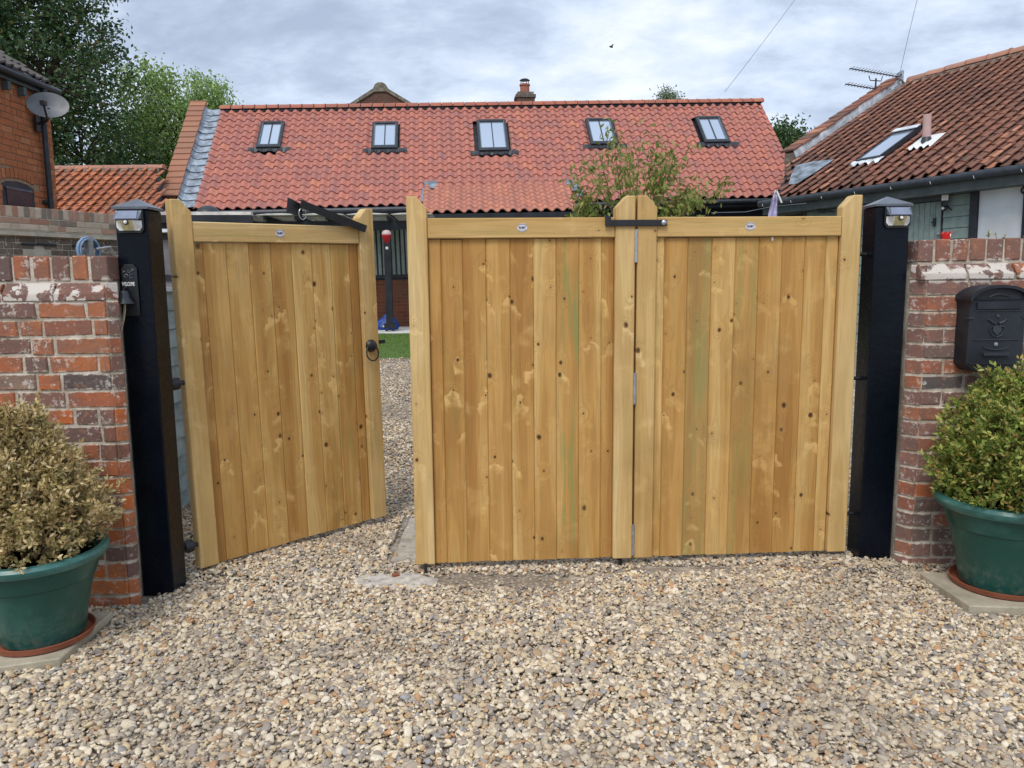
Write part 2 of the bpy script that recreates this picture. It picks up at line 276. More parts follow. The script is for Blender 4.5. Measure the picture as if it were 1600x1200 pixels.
def leaf_mat(name, stops, trans=.35, rough=.5):
    a = M(name, rough, .35); g = a.new('ShaderNodeNewGeometry'); c = a.ramp(g.outputs['Random Per Island'], stops)
    c = a.mix(a.math('MULTIPLY', a.step(a.noise(a.world(), 2.5 if trans > .3 else 12, 3, .6), .4, .65), .35), c, stops[0][1]); a.col(c)
    t = a.new('ShaderNodeBsdfTranslucent'); a.l.new(c, t.inputs[0]); mxs = a.new('ShaderNodeMixShader'); mxs.inputs[0].default_value = trans
    o = a.n['Material Output']; a.l.new(a.b.outputs[0], mxs.inputs[1]); a.l.new(t.outputs[0], mxs.inputs[2]); a.l.new(mxs.outputs[0], o.inputs['Surface']); return a.m
m_leaf_dry = leaf_mat('drying_box_leaves', [(0, (.20, .20, .06)), (.2, (.46, .37, .15)), (.45, (.58, .45, .21)), (.68, (.76, .61, .34)), (.82, (.56, .36, .17)), (1, (.84, .75, .48))], .2)
m_leaf_box = leaf_mat('green_box_leaves', [(0, (.07, .12, .02)), (.3, (.20, .28, .05)), (.6, (.38, .45, .10)), (.8, (.46, .46, .13)), (.93, (.50, .27, .08)), (1, (.74, .68, .38))], .2)
m_leaf_dark = leaf_mat('dark_tree_leaves', [(0, (.025, .065, .025)), (.5, (.055, .12, .04)), (.85, (.09, .16, .05)), (1, (.20, .16, .055))], .32)
m_leaf_mid = leaf_mat('light_tree_leaves', [(0, (.16, .27, .07)), (.5, (.30, .44, .13)), (.8, (.42, .56, .19)), (1, (.52, .62, .28))], .4)
m_leaf_right = leaf_mat('hedge_leaves', [(0, (.03, .07, .02)), (.6, (.07, .13, .04)), (1, (.13, .20, .07))], .3)
m_leaf_birch = leaf_mat('birch_leaves', [(0, (.09, .14, .07)), (.6, (.17, .24, .12)), (1, (.30, .35, .22))], .4)
m_leaf_cherry = leaf_mat('cherry_leaves', [(0, (.13, .20, .04)), (.4, (.25, .32, .075)), (.72, (.40, .42, .13)), (.92, (.50, .34, .14)), (1, (.55, .48, .25))], .4)
m_grass = leaf_mat('lawn_grass', [(0, (.09, .16, .035)), (.6, (.15, .25, .055)), (1, (.24, .33, .09))], .3)

# ground
m_ground = M('gravelly_ground', .95, .1); _v = m_ground.world()
_q = m_ground.voro(_v, 52, None); _c = m_ground.new('ShaderNodeSeparateColor'); m_ground.l.new(_q.outputs['Color'], _c.inputs[0])
_pc = m_ground.ramp(_c.outputs[0], [(0, (.15, .13, .11)), (.3, (.33, .28, .21)), (.6, (.44, .39, .31)), (.85, (.26, .26, .26)), (1, (.58, .54, .46))])
_sand = m_ground.ramp(m_ground.noise(_v, 14, 6, .7), [(.3, (.40, .335, .26)), (.7, (.60, .52, .42))])
m_ground.col(m_ground.mix(m_ground.step(m_ground.noise(_v, 2.5, 4, .6), .35, .5), _sand, m_ground.mix(m_ground.step(_q.outputs['Distance'], .3, .6), _pc, (.24, .20, .16))))
m_ground.bump(m_ground.math('SUBTRACT', 1., _q.outputs['Distance']), .008); m_ground = m_ground.m
m_pebble = M('pebble', .6, .3); _r = m_pebble.new('ShaderNodeObjectInfo').outputs['Random']
_c = m_pebble.ramp(_r, [(0, (.56, .45, .31)), (.10, (.40, .33, .255)), (.19, (.72, .61, .45)), (.28, (.30, .26, .22)), (.34, (.62, .50, .33)), (.42, (.46, .30, .165)), (.47, (.76, .67, .52)), (.56, (.34, .295, .25)), (.63, (.66, .52, .31)), (.69, (.50, .42, .31)), (.77, (.34, .325, .32)), (.81, (.50, .28, .14)), (.84, (.74, .64, .48)), (.92, (.42, .35, .27)), (.975, (.19, .16, .14)), (1, (.80, .73, .60))], 'CONSTANT')
_n = m_pebble.noise(m_pebble.world(), 160, 3, .6)
_big = m_pebble.noise(m_pebble.world(), 1.3, 3, .6)
m_pebble.col(m_pebble.mix(m_pebble.math('MULTIPLY', m_pebble.step(_big, .45, .65), .42), m_pebble.mix(m_pebble.math('MULTIPLY', m_pebble.step(_n, .45, .7), .3), _c, (.20, .165, .125)), (.26, .215, .165))); m_pebble = m_pebble.m

# ---------------------------------------------------------------- mesh helpers
class MB:
    def __init__(s): s.v = []; s.f = []
    def add(s, vs, fs, mt=None):
        o = len(s.v)
        s.v += [tuple(mt @ Vector(p)) if mt is not None else tuple(p) for p in vs]; s.f += [tuple(i+o for i in f) for f in fs]; return s
    def box(s, x0, x1, y0, y1, z0, z1, mt=None):
        return s.add([(x0, y0, z0), (x1, y0, z0), (x1, y1, z0), (x0, y1, z0), (x0, y0, z1), (x1, y0, z1), (x1, y1, z1), (x0, y1, z1)],
                     [(0, 3, 2, 1), (4, 5, 6, 7), (0, 1, 5, 4), (1, 2, 6, 5), (2, 3, 7, 6), (3, 0, 4, 7)], mt)
    def prism(s, poly, d0, d1, axis='y', mt=None):   # polygon in the two other axes, extruded along axis
        n = len(poly)
        def P(a, b, d): return {'y': (a, d, b), 'x': (d, a, b), 'z': (a, b, d)}[axis]
        return s.add([P(a, b, d0) for a, b in poly]+[P(a, b, d1) for a, b in poly],
                     [tuple(range(n)), tuple(range(2*n-1, n-1, -1))]+[(i, (i+1) % n, (i+1) % n+n, i+n) for i in range(n)], mt)
    def tube(s, pts, r, seg=8, cap=True, closed=False):
        pts = [Vector(p) for p in pts]; rr = r if isinstance(r, (list, tuple)) else [r]*len(pts); vs = []; n = len(pts)
        u = None
        for i, p in enumerate(pts):
            a = pts[(i+1) % n] if (closed or i < n-1) else p; b = pts[i-1] if (closed or i > 0) else p
            t = (a-b).normalized()
            if u is None: u = t.orthogonal().normalized()
            u = (u-t*u.dot(t)); u = u.normalized() if u.length > 1e-6 else t.orthogonal().normalized()
            w_ = t.cross(u)
            for k in range(seg): an = 2*math.pi*k/seg; vs.append(p+(u*math.cos(an)+w_*math.sin(an))*rr[i])
        fs = []
        for i in range(n if closed else n-1):
            j = (i+1) % n
            for k in range(seg): k2 = (k+1) % seg; fs.append((i*seg+k, i*seg+k2, j*seg+k2, j*seg+k))
        if cap and not closed: fs += [tuple(range(seg-1, -1, -1)), tuple((n-1)*seg+k for k in range(seg))]
        return s.add(vs, fs)
    def lathe(s, prof, seg=32, mt=None, wob=0):
        vs = []; fs = []
        for r, z in prof:
            for k in range(seg): a = 2*math.pi*k/seg; vs.append((r*math.cos(a), r*math.sin(a), z))
        for i in range(len(prof)-1):
            for k in range(seg): k2 = (k+1) % seg; fs.append((i*seg+k, i*seg+k2, (i+1)*seg+k2, (i+1)*seg+k))
        fs += [tuple(range(seg-1, -1, -1)), tuple((len(prof)-1)*seg+k for k in range(seg))]
        return s.add(vs, fs, mt)
    def mesh(s, name, mat, smooth=False):
        me = bpy.data.meshes.new(name); me.from_pydata([tuple(p) for p in s.v], [], s.f); me.materials.append(mat)
        bm = bmesh.new(); bm.from_mesh(me); bmesh.ops.recalc_face_normals(bm, faces=bm.faces); bm.to_mesh(me); bm.free()
        if smooth:
            me.polygons.foreach_set('use_smooth', [True]*len(me.polygons))
            me.set_sharp_from_angle(angle=rad(38))
        return me
def link(name, me, parent=None, loc=(0, 0, 0), rot=(0, 0, 0), scale=(1, 1, 1)):
    o = bpy.data.objects.new(name, me); COL.objects.link(o); o.parent = parent; o.location = loc; o.rotation_euler = rot; o.scale = scale; o.color = (0, 0, 0, 1); return o
def tag(o, label=None, cat=None, group=None, kind=None):
    if label: o['label'] = label
    if cat: o['category'] = cat
    if group: o['group'] = group
    if kind: o['kind'] = kind
    return o
def thing(name, label, cat, loc=(0, 0, 0), rot=(0, 0, 0), group=None):
    return tag(link(name, None, None, loc, rot), label, cat, group)
def part(name, mb, mat, parent, smooth=False, loc=(0, 0, 0), rot=(0, 0, 0), kind=None):
    o = link(name, mb.mesh(name, mat, smooth), parent, loc, rot)
    if kind: o['kind'] = kind
    return o
def bevel_me(me, w_, seg=1):
    bm = bmesh.new(); bm.from_mesh(me); bmesh.ops.bevel(bm, geom=list(bm.edges), offset=w_, segments=seg, affect='EDGES', profile=.6); bm.to_mesh(me); bm.free(); return me
def bpart(name, mb, mat, parent, bw=.003, loc=(0, 0, 0), rot=(0, 0, 0)):
    return link(name, bevel_me(mb.mesh(name, mat), bw), parent, loc, rot)
def xf(loc=(0, 0, 0), rot=(0, 0, 0)): return Matrix.Translation(loc) @ Euler(rot).to_matrix().to_4x4()

# ---------------------------------------------------------------- ground
def zg(y):
    ys = [-60, 4.6, 11, 15.2, 200]; zs = [0, 0, .41, .5, .5]; return float(np.interp(y, ys, zs))
g = MB(); xs = [-150, -20, -6, 0, 6, 20, 150]; ys = [-40, 0, 2, 4.6, 6, 8, 11, 13, 15.2, 30, 80, 200]
vs = [(x, y, zg(y)) for y in ys for x in xs]; nx = len(xs)
g.add(vs, [(j*nx+i, j*nx+i+1, (j+1)*nx+i+1, (j+1)*nx+i) for j in range(len(ys)-1) for i in range(nx-1)])
tag(part('ground', g, m_ground, None), kind='structure')
g = MB(); g.add([(-6.4, 11, zg(11)+.006), (3.2, 11, zg(11)+.006), (3.2, 15.18, zg(15.18)+.006), (-6.4, 15.18, zg(15.18)+.006)], [(0, 1, 2, 3)])
tag(part('lawn', g, m_grass, None), kind='structure')
gb = MB()
for i in range(9000):
    x = R.uniform(-4.6, 0.2); y = R.uniform(11, 15.1); z = zg(y); a = R.uniform(0, 6.28); h = R.uniform(.02, .045); dx, dy = math.cos(a)*.006, math.sin(a)*.006
    gb.v += [(x-dx, y-dy, z), (x+dx, y+dy, z), (x+R.uniform(-.02, .02), y+R.uniform(-.02, .02), z+h)]; n_ = len(gb.v); gb.f.append((n_-3, n_-2, n_-1))
gm = bpy.data.meshes.new('grass'); gm.from_pydata(gb.v, [], gb.f); gm.materials.append(m_grass)
tag(link('grass', gm), 'short mown green lawn seen through the gap between the gates', 'grass', kind='stuff')
g = MB(); g.box(-6.6, 4.0, 15.2, 17.4, .3, .515); tag(part('patio', g, m_patio, None), kind='structure')

# gravel: instanced pebbles
def scatter(x0, x1, y0, y1, dens, zj):
    n = int((x1-x0)*(y1-y0)*dens); x = NR.uniform(x0, x1, n); y = NR.uniform(y0, y1, n); return x, y, NR.uniform(0, zj, n)
A = [scatter(-3.3, 3.9, 1.9, 4.9, 8200, .016), scatter(-2.3, 2.6, 4.9, 7.5, 3400, .012), scatter(-2.2, 2.4, 7.5, 11, 2000, .012)]
px = np.concatenate([a[0] for a in A]); py = np.concatenate([a[1] for a in A]); pj = np.concatenate([a[2] for a in A])
def earth(x, y):   # how bare the ground is along the swing of the gate
    e1 = np.exp(-(((x+.10)/.55)**2+((y-3.715)/.115)**2)**2); e2 = np.exp(-(((x-.92)/.55)**2+((y-3.835)/.065)**2)**2); e3 = np.exp(-(((x+1.45)/.16)**2+((y-3.66)/.10)**2)); e4 = np.exp(-(((x+.62)/.16)**2+((y-3.72)/.09)**2))
    wob = .22*np.sin(x*3.1+np.sin(y*2.3)*1.4)*np.sin(y*3.7+np.sin(x*1.9)*1.7)
    return np.clip(np.clip(wob, 0, 1)*.8+e1*1.0+e2*.96+e3*.6+e4*.9+.0, 0, .975)
keep = NR.uniform(0, 1, len(px)) > earth(px, py)
def notin(x0, x1, y0, y1, keep): return keep & ~((px > x0) & (px < x1) & (py > y0) & (py < y1))
SLAB_L = (-2.62, -1.80, 2.86, 3.31); SLAB_R = (2.03, 2.70, 3.25, 3.66)
keep = notin(*SLAB_L, keep); keep = notin(*SLAB_R, keep)
keep = notin(-.70, .3, 3.98, 4.74, keep) | (keep & (NR.uniform(0, 1, len(px)) < .05))
keep = notin(-6, -1.74, 3.44, 3.8, keep); keep = notin(2.0, 6, 3.83, 4.1, keep); keep = notin(-1.80, -1.655, 3.58, 3.72, keep); keep = notin(1.82, 1.99, 3.91, 4.05, keep)
px, py, pj = px[keep], py[keep], pj[keep]; n = len(px)
zz_ = np.interp(py, [-60, 4.6, 11, 15.2], [0, 0, .41, .5])+pj-.002
mound = .018*np.sin(px*2.1+1)*np.sin(py*2.7)+.010*np.sin(px*5.3)*np.cos(py*4.1); zz_ = zz_+np.clip(mound, 0, 1)*(earth(px, py) < .18)
pm = bpy.data.meshes.new('gravel'); pm.vertices.add(n); pm.vertices.foreach_set('co', np.stack([px, py, zz_], 1).ravel().astype(np.float32))
s_ = NR.lognormal(0, .34, n)*.0079; s_ = np.clip(s_, .0033, .019)
at = pm.attributes.new('scl', 'FLOAT_VECTOR', 'POINT'); at.data.foreach_set('vector', np.stack([s_*NR.uniform(.9, 1.35, n), s_*NR.uniform(.75, 1.05, n), s_*NR.uniform(.42, .70, n)], 1).ravel().astype(np.float32))
at = pm.attributes.new('rot', 'FLOAT_VECTOR', 'POINT'); at.data.foreach_set('vector', np.stack([NR.normal(0, .38, n), NR.normal(0, .38, n), NR.uniform(0, 6.28, n)], 1).ravel().astype(np.float32))
pm.materials.append(m_pebble); gravel = link('gravel', pm)
tag(gravel, 'loose multicoloured beige and grey pea gravel covering the drive', 'gravel', kind='stuff')
gn = bpy.data.node_groups.new('gravel', 'GeometryNodeTree'); gn.interface.new_socket('Geometry', in_out='INPUT', socket_type='NodeSocketGeometry'); gn.interface.new_socket('Geometry', in_out='OUTPUT', socket_type='NodeSocketGeometry')
GN = gn.nodes.new; GL = gn.links.new; gi = GN('NodeGroupInput'); go = GN('NodeGroupOutput'); iop = GN('GeometryNodeInstanceOnPoints'); GL(gi.outputs[0], iop.inputs['Points'])
jn = GN('GeometryNodeJoinGeometry')
for k in range(7):
    ico = GN('GeometryNodeMeshIcoSphere'); ico.inputs['Subdivisions'].default_value = 2; ico.inputs['Radius'].default_value = 1
    sp = GN('GeometryNodeSetPosition'); GL(ico.outputs['Mesh'], sp.inputs['Geometry'])
    nz = GN('ShaderNodeTexNoise'); nz.noise_dimensions = '4D'; nz.inputs['W'].default_value = k*7.3; nz.inputs['Scale'].default_value = .8; nz.inputs['Detail'].default_value = 1
    sb = GN('ShaderNodeVectorMath'); sb.operation = 'SUBTRACT'; GL(nz.outputs['Color'], sb.inputs[0]); sb.inputs[1].default_value = (.5, .5, .5)
    ml = GN('ShaderNodeVectorMath'); ml.operation = 'SCALE'; GL(sb.outputs[0], ml.inputs[0]); ml.inputs['Scale'].default_value = 1.5
    GL(ml.outputs[0], sp.inputs['Offset'])
    sm = GN('GeometryNodeSetShadeSmooth'); GL(sp.outputs[0], sm.inputs[0]); mt = GN('GeometryNodeSetMaterial'); GL(sm.outputs[0], mt.inputs['Geometry']); mt.inputs['Material'].default_value = m_pebble
    g2i = GN('GeometryNodeGeometryToInstance'); GL(mt.outputs[0], g2i.inputs[0]); GL(g2i.outputs[0], jn.inputs[0])
GL(jn.outputs[0], iop.inputs['Instance']); iop.inputs['Pick Instance'].default_value = True
ri = GN('FunctionNodeRandomValue'); ri.data_type = 'INT'; ri.inputs[4].default_value = 0; ri.inputs[5].default_value = 6; GL(ri.outputs[2], iop.inputs['Instance Index'])
for nm, sk in (('rot', 'Rotation'), ('scl', 'Scale')):
    na = GN('GeometryNodeInputNamedAttribute'); na.data_type = 'FLOAT_VECTOR'; na.inputs['Name'].default_value = nm; GL(na.outputs['Attribute'], iop.inputs[sk])
GL(iop.outputs[0], go.inputs[0]); md = gravel.modifiers.new('pebbles', 'NODES'); md.node_group = gn

# ---------------------------------------------------------------- bricks
def brick_var(Lx, D, H, mat, nvar, jit=.003, bw=.004):
    out_ = []
    for k in range(nvar):
        b = MB(); b.box(-Lx/2, Lx/2, -D/2, D/2, -H/2, H/2); b.v = [(x+R.uniform(-jit, jit), y+R.uniform(-jit*.6, jit*.6), z+R.uniform(-jit, jit)) for x, y, z in b.v]
        out_.append(bevel_me(b.mesh('brick', mat), bw))
    return out_
def course(root, S, Hd, x0, x1, z, h, yf, D=.1, joint=.010, start=None, hr=.5, name='brick', skip=None, proud=.003, zf=None):
    """a course of bricks between x0 and x1 (front face at y=yf); S stretcher meshes (L=.225), Hd header meshes (L=.107)"""
    x = x0; k = R.randint(0, 1) if start is None else start
    while x < x1-.03:
        st = (k % 2 == 0) if R.random() > .15 else R.random() > .5
        ln = (.225 if st else .107)*R.uniform(.95, 1.04)
        if x+ln > x1-.045: ln = x1-x
        xm = x+ln/2
        if ln > .03 and not (skip and skip(xm, z)):
            st2 = ln > .16; me = R.choice(S if st2 else Hd); bl = .225 if st2 else .107
            o = link(name, me, root, (xm, yf+D/2+R.uniform(-proud, proud), z+h/2+R.uniform(-.0015, .0015)+(zf(xm) if zf else 0)), (R.uniform(-.01, .01), R.uniform(-.008, .008), R.uniform(-.006, .006)), ((ln-joint)/bl, 1, 1))
        x += ln; k += 1

def garden_wall(root, sign, Lg, nbody, gauge, mat, splay, first, back, cs0, mtop):
    """local x runs from the gate end (0) away by Lg; sign -1 = to the left. front at y=0"""
    H = gauge-.008
    S = brick_var(.225, .1, H, mat, 9, .0045, .005); Hh = brick_var(.107, .1, H, mat, 6, .004, .005)
    zt = gauge*nbody
    x0, x1 = (-Lg, 0) if sign < 0 else (0, Lg)
    for c in range(nbody): course(root, S, Hh, x0, x1, c*gauge+first, gauge, 0, start=c)
    # sloping plinth course
    z = zt+first
    bv = []
    for k in range(4):
        b = MB(); hh = .078; L_ = .225
        b.prism([(0, 0), (.10, 0), (.10, hh), (.042, hh), (.0, .030)], -L_/2, L_/2, 'x'); b.v = [(x_+R.uniform(-.004, .004), y_+R.uniform(-.002, .002), z_+R.uniform(-.003, .003)) for x_, y_, z_ in b.v]
        bv.append(bevel_me(b.mesh('bevelled_brick', mtop), .003))
    x = cs0
    while x < Lg-.02:
        ln = .235; cx = sign*(x+ln/2); link('bevelled_brick', R.choice(bv), root, (cx, -.004, z), (0, R.uniform(-.008, .008), 0), ((ln-.012)/.225, 1, 1)); x = x+ln
    z2 = z+.088
    Sd = brick_var(.074, .21, .108, mtop, 6, .003, .005); x = cs0
    while x < Lg-.03:
        sp = .0865; link('coping_brick', R.choice(Sd), root, (sign*(x+sp/2), .042+.105, z2+.056+R.uniform(-.003, .003)), (0, R.uniform(-.02, .02), 0), (R.uniform(.93, 1.04), 1, 1)); x += sp
    # splayed return next to the post
    ax, ay = splay
    ln = math.hypot(ax, ay); ang = math.atan2(ay, ax)
    S2 = brick_var(ln, .1, H, mat, 5)
    for c in range(nbody+1):
        mid = Vector((ax/2, ay/2, 0)); nrm = Vector((math.sin(ang), -math.cos(ang), 0)); nrm = nrm if nrm.y < 0 else -nrm
        pz = mid-nrm*(.05+R.uniform(-.002, .002)); link('brick', R.choice(S2), root, (pz.x, pz.y, c*gauge+first+gauge/2), (0, 0, ang), (.97, 1, 1))
    b = MB(); xe = x0 if sign < 0 else x1; poly = [(0, .006), (ax-math.copysign(.007, ax), ay+.003), back, (back[0], .30), (xe, .30), (xe, .006)]
    b.prism(poly, 0, z+.03, 'z'); b.box(*sorted((xe, sign*(cs0+.012))), .050, .24, z+.03, z2+.106)
    part('mortar', b, m_mortar, root)

lw = thing('brick_wall', 'old red and plum brick garden wall with white lime stains, left of the gates behind the dying shrub', 'wall', (-1.798, 3.432, 0))
garden_wall(lw, -1, 2.3, 18, .0808, m_brick_old, (.036, .040), -.02, (-.012, .135), .0, m_brick_top)
rw = thing('brick_wall', 'old weathered brick garden wall carrying the black letterbox, right of the gates', 'wall', (2.048, 3.812, 0))
garden_wall(rw, 1, 2.1, 19, .0790, m_brick_old2, (-.048, .076), -.012, (-.046, .16), -.035, m_brick_top2)

# ---------------------------------------------------------------- far stepped wall on the left
fa = math.atan2(1.24, .611); fdx, fdy = math.cos(fa), math.sin(fa)
fw = thing('brick_wall', 'pale multicoloured brick wall with a soldier course top, receding beyond the left garden wall', 'wall', (-5.585-fdx*.8, 8.6-fdy*.8, 0), (0, 0, fa))
gz = .069; Hf = gz-.009; LF = 3.0
S = brick_var(.225, .1, Hf, m_brick_far, 4, .002, .003); Hh = brick_var(.107, .1, Hf, m_brick_far, 3, .002, .003)
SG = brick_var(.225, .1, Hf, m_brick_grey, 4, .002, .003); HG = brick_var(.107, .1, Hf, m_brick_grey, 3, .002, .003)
ztop = 2.388
sold = brick_var(.056, .22, .115, m_brick_far, 5, .002, .003); x = 0
while x < LF-.03: link('soldier_brick', R.choice(sold), fw, (x+.033, .11, ztop-.058), (0, R.uniform(-.02, .02), 0)); x += .066
for k in (1, 2): course(fw, S, Hh, 0, LF, ztop-.122-k*gz, gz, 0, start=k)
zb = ztop-.122-3*gz
bv = []
for k in range(3):
    b = MB(); b.prism([(0, .0), (.16, 0), (.16, Hf), (0, Hf)], -.1125, .1125, 'x'); b.v = [((x_+(.03 if y_ < .01 else -.03) if z_ > .03 else x_), y_+(.075 if z_ < .03 and y_ < .01 else 0), z_) for x_, y_, z_ in b.v]; bv.append(bevel_me(b.mesh('bevelled_brick', m_brick_far), .002))
x = 0
while x < LF-.1: link('bevelled_brick', R.choice(bv), fw, (x+.115, .002, zb), (0, 0, 0), (.98, 1, 1)); x += .235
panels = [(1.12, 1.36), (1.72, 1.96)]
for k in range(1, 8):
    zc = zb-k*gz
    def sk(xm, z_): return any(a < xm < b_ for a, b_ in panels) and k > 1
    course(fw, SG, HG, .62 if k > 1 else 0, LF, zc, gz, .075, start=k, skip=sk)
    if k > 1: course(fw, S, Hh, .1, .60, zc, gz, .03, start=k)
for a, b_ in panels:
    b = MB(); b.box(a-.06, b_+.06, .10, .12, zb-8*gz, zb-gz*1.05); part('blocked_opening', b, m_block_open, fw)
    b = MB(); b.box(a-.08, b_+.08, .055, .075, zb-gz*1.35, zb-gz*1.02); part('slate_lintel', b, m_navy, fw)
b = MB(); b.box(0, LF, .006, .26, zb+.01, ztop-.004); b.box(0, LF, .082, .26, 0, zb+.01); part('mortar', b, m_mortar3, fw)

# ---------------------------------------------------------------- left house
hx, hy0, hL = -6.38, 8.9, 2.17
ho = thing('brick_house', 'orange brick house corner with dark tiled eaves at the far left', 'house', (hx, hy0, 0), (0, 0, rad(90)))
gh = .083; S = brick_var(.225, .1, gh-.010, m_brick_house, 4, .002, .003); Hh = brick_var(.107, .1, gh-.010, m_brick_house, 3, .002, .003)
WX0, WX1, WZ = 1.0, 1.66, 2.82
def sk(xm, z_): return WX0-.03 < xm < WX1+.03 and z_ < WZ+.13-((xm-1.2)*.1)
for c in range(21): course(ho, S, Hh, 0, hL, 2.36+c*gh, gh, 0, start=c, skip=sk)
for c in range(2, 21, 1): link('brick', R.choice(Hh), ho, (hL+.05, .054+.05, 2.36+c*gh+gh/2), (0, 0, rad(90)))
b = MB(); b.box(0, hL-.01, .01, 3.2, 2.34, 4.12); part('mortar', b, m_mortar2, ho)
b = MB(); b.box(0, hL, 0, 3.2, 0, 2.34); part('lower_wall', b, m_brick_low, ho)
b = MB(); b.prism([(.01, 4.12), (3.2, 4.12), (3.2, 6.1)], 0, hL-.02, 'x'); part('gable_end', b, m_brick_low, ho)
b = MB()
for i in range(9):
    xm = WX0-.04+i*.085; zc = WZ+.02+.05*(1-((xm-(WX0+WX1)/2)/.35)**2)
    link('arch_brick', R.choice(Hh), ho, (xm, .045, zc+.06), (0, rad(90)+(xm-1.33)*.35, 0), (1.15, 1, 1.0))
b = MB(); b.prism([(WX0, 2.3), (WX1, 2.3), (WX1, WZ-.03), (1.55, WZ+.01), (1.33, WZ+.03), (1.1, WZ+.01), (WX0, WZ-.03)], .008, .06, 'y'); wf = part('window', b, m_winframe, ho)
b = MB(); b.box(WX0+.08, WX1-.08, -.002, .006, 2.34, WZ-.08); part('pane', b, m_glass_dark, wf)
b = MB(); b.box(WX0+.06, WX1-.06, -.012, -.003, WZ-.085, WZ-.06); part('sash', b, m_winside, wf)
# eaves
b = MB(); b.box(-.3, hL+.02, -.07, .02, 4.08, 4.16); part('fascia', b, m_fascia, ho)
b = MB(); b.tube([(-.3, -.12, 4.17), (hL+.06, -.12, 4.17)], .045, 10); part('gutter', b, m_gutter, ho, True)
for i in range(7):
    b = MB(); b.box(.2+i*.32, .26+i*.32, -.09, .0, 3.96, 4.06); part('rafter_foot', b, m_fascia, ho)
def tile_mesh(name, mat, W, Lg, amp, th=.014, n=9, prof=None, flare=0):
    b = MB(); f = prof or (lambda t: amp*math.sin(2*math.pi*(t-.02)))
    top0 = [(W*(i/(n-1)-.5), 0, f(i/(n-1))+th) for i in range(n)]; top1 = [(x_, Lg, z_-.0) for x_, y_, z_ in top0]
    bot0 = [(x_, 0, z_-th) for x_, y_, z_ in top0]
    vs = top0+top1+bot0; fs = []
    for i in range(n-1): fs += [(i, i+1, n+i+1, n+i), (2*n+i, 2*n+i+1, i+1, i)]
    fs += [(0, n, 2*n)]
    e_ = len(vs); vs.append((top1[-1][0], Lg, top1[-1][2]-th)); fs += [(n-1, 3*n-1, e_, 2*n-1)]
    b.add(vs, fs); me = b.mesh(name, mat); me.polygons.foreach_set('use_smooth', [True]*len(me.polygons)); me.set_sharp_from_angle(angle=rad(50)); return me
PT = lambda t: (.062*math.sin(math.pi*(t-.56)/.60) if t > .56 else -.012*math.sin(math.pi*t/.56))+.006
def place_tile(root, name, me, x, s, pitch, y0, z0, lift, jit=.003):
    """tile whose lower edge lies at slope distance s; local roof plane starts at (y0,z0) and climbs along +y"""
    tilt = pitch-lift
    return link(name, me, root, (x+R.uniform(-jit, jit), y0+s*math.cos(pitch)-math.sin(pitch)*.018, z0+s*math.sin(pitch)+math.cos(pitch)*.018+R.uniform(-jit, jit)*.6), (tilt+R.uniform(-.012, .012), R.uniform(-.015, .015), R.uniform(-.008, .008)))
def stuff_tiles(root, name, me, mat, cells, pitch, y0, z0, lift):
    base = [v.co.copy() for v in me.vertices]; fs = [tuple(p.vertices) for p in me.polygons]; V = []; F_ = []
    for x, s in cells:
        mt_ = xf((x+R.uniform(-.003, .003), y0+s*math.cos(pitch)-math.sin(pitch)*.018, z0+s*math.sin(pitch)+math.cos(pitch)*.018+R.uniform(-.002, .002)), (pitch-lift+R.uniform(-.012, .012), R.uniform(-.015, .015), R.uniform(-.008, .008)))
        o = len(V); V += [tuple(mt_ @ c) for c in base]; F_ += [tuple(i+o for i in f) for f in fs]
    m2 = bpy.data.meshes.new(name); m2.from_pydata(V, [], F_); m2.materials.append(mat); m2.polygons.foreach_set('use_smooth', [True]*len(m2.polygons)); m2.set_sharp_from_angle(angle=rad(50))
    o = link(name, m2, root); o['kind'] = 'stuff'; return o
tm = tile_mesh('roof_tile', m_tile_dark, .30, .40, .02, .03, 9, lambda t: .035*max(0, math.sin(2*math.pi*t*2-1.2)))
ph = rad(32)
for rr in range(8):
    for cc in range(8): place_tile(ho, 'roof_tile', tm, -.30+cc*.30-.15*0+.06, rr*.33, ph, -.13, 4.20, .07)
b = MB(); b.prism([(-.10, 4.17), (3.2, 4.17+3.30*math.tan(ph)), (3.2, 4.12), (-.10, 4.12)], -.3, hL+.02, 'x'); part('roof_deck', b, m_navy, ho)
b = MB(); b.tube([(hL-.27, -.11, 4.14), (hL-.27, -.10, 3.98), (hL-.27, -.065, 3.88), (hL-.27, -.065, 2.0)], .036, 10); part('downpipe', b, m_gutter, ho, True)
b = MB(); b.box(hL-.36, hL-.18, -.05, .0, 2.62, 2.66); part('pipe_bracket', b, m_gutter, ho)
# dish
di = thing('satellite_dish', 'grey oval satellite dish fixed high on the orange brick house above the downpipe', 'satellite dish', (-6.20, 10.70, 3.84))
b = MB(); prof = [(.001, -.035), (.08, -.031), (.16, -.018), (.23, .0), (.245, .006), (.245, .012), (.23, .008), (.16, -.010), (.08, -.022), (.001, -.026)]
mt_ = xf((.05, -.05, .05), (rad(68), 0, rad(25))) @ Matrix.Diagonal((1.02, .78, 1, 1))
vs = []
b.lathe(prof, 28, mt_); part('reflector', b, m_dish, di, True)
b = MB(); b.tube([(.06, -.05, -.12), (.12, -.22, -.14), (.14, -.30, .0)], .014, 6); b.box(.11, .17, -.34, -.27, -.01, .05); part('feed_arm', b, m_iron, di)
b = MB(); b.tube([(-.14, .0, -.18), (0, -.01, -.14), (.05, -.03, .02)], .018, 8); b.box(-.15, -.12, -.06, .06, -.28, -.08); part('wall_bracket', b, m_iron, di)

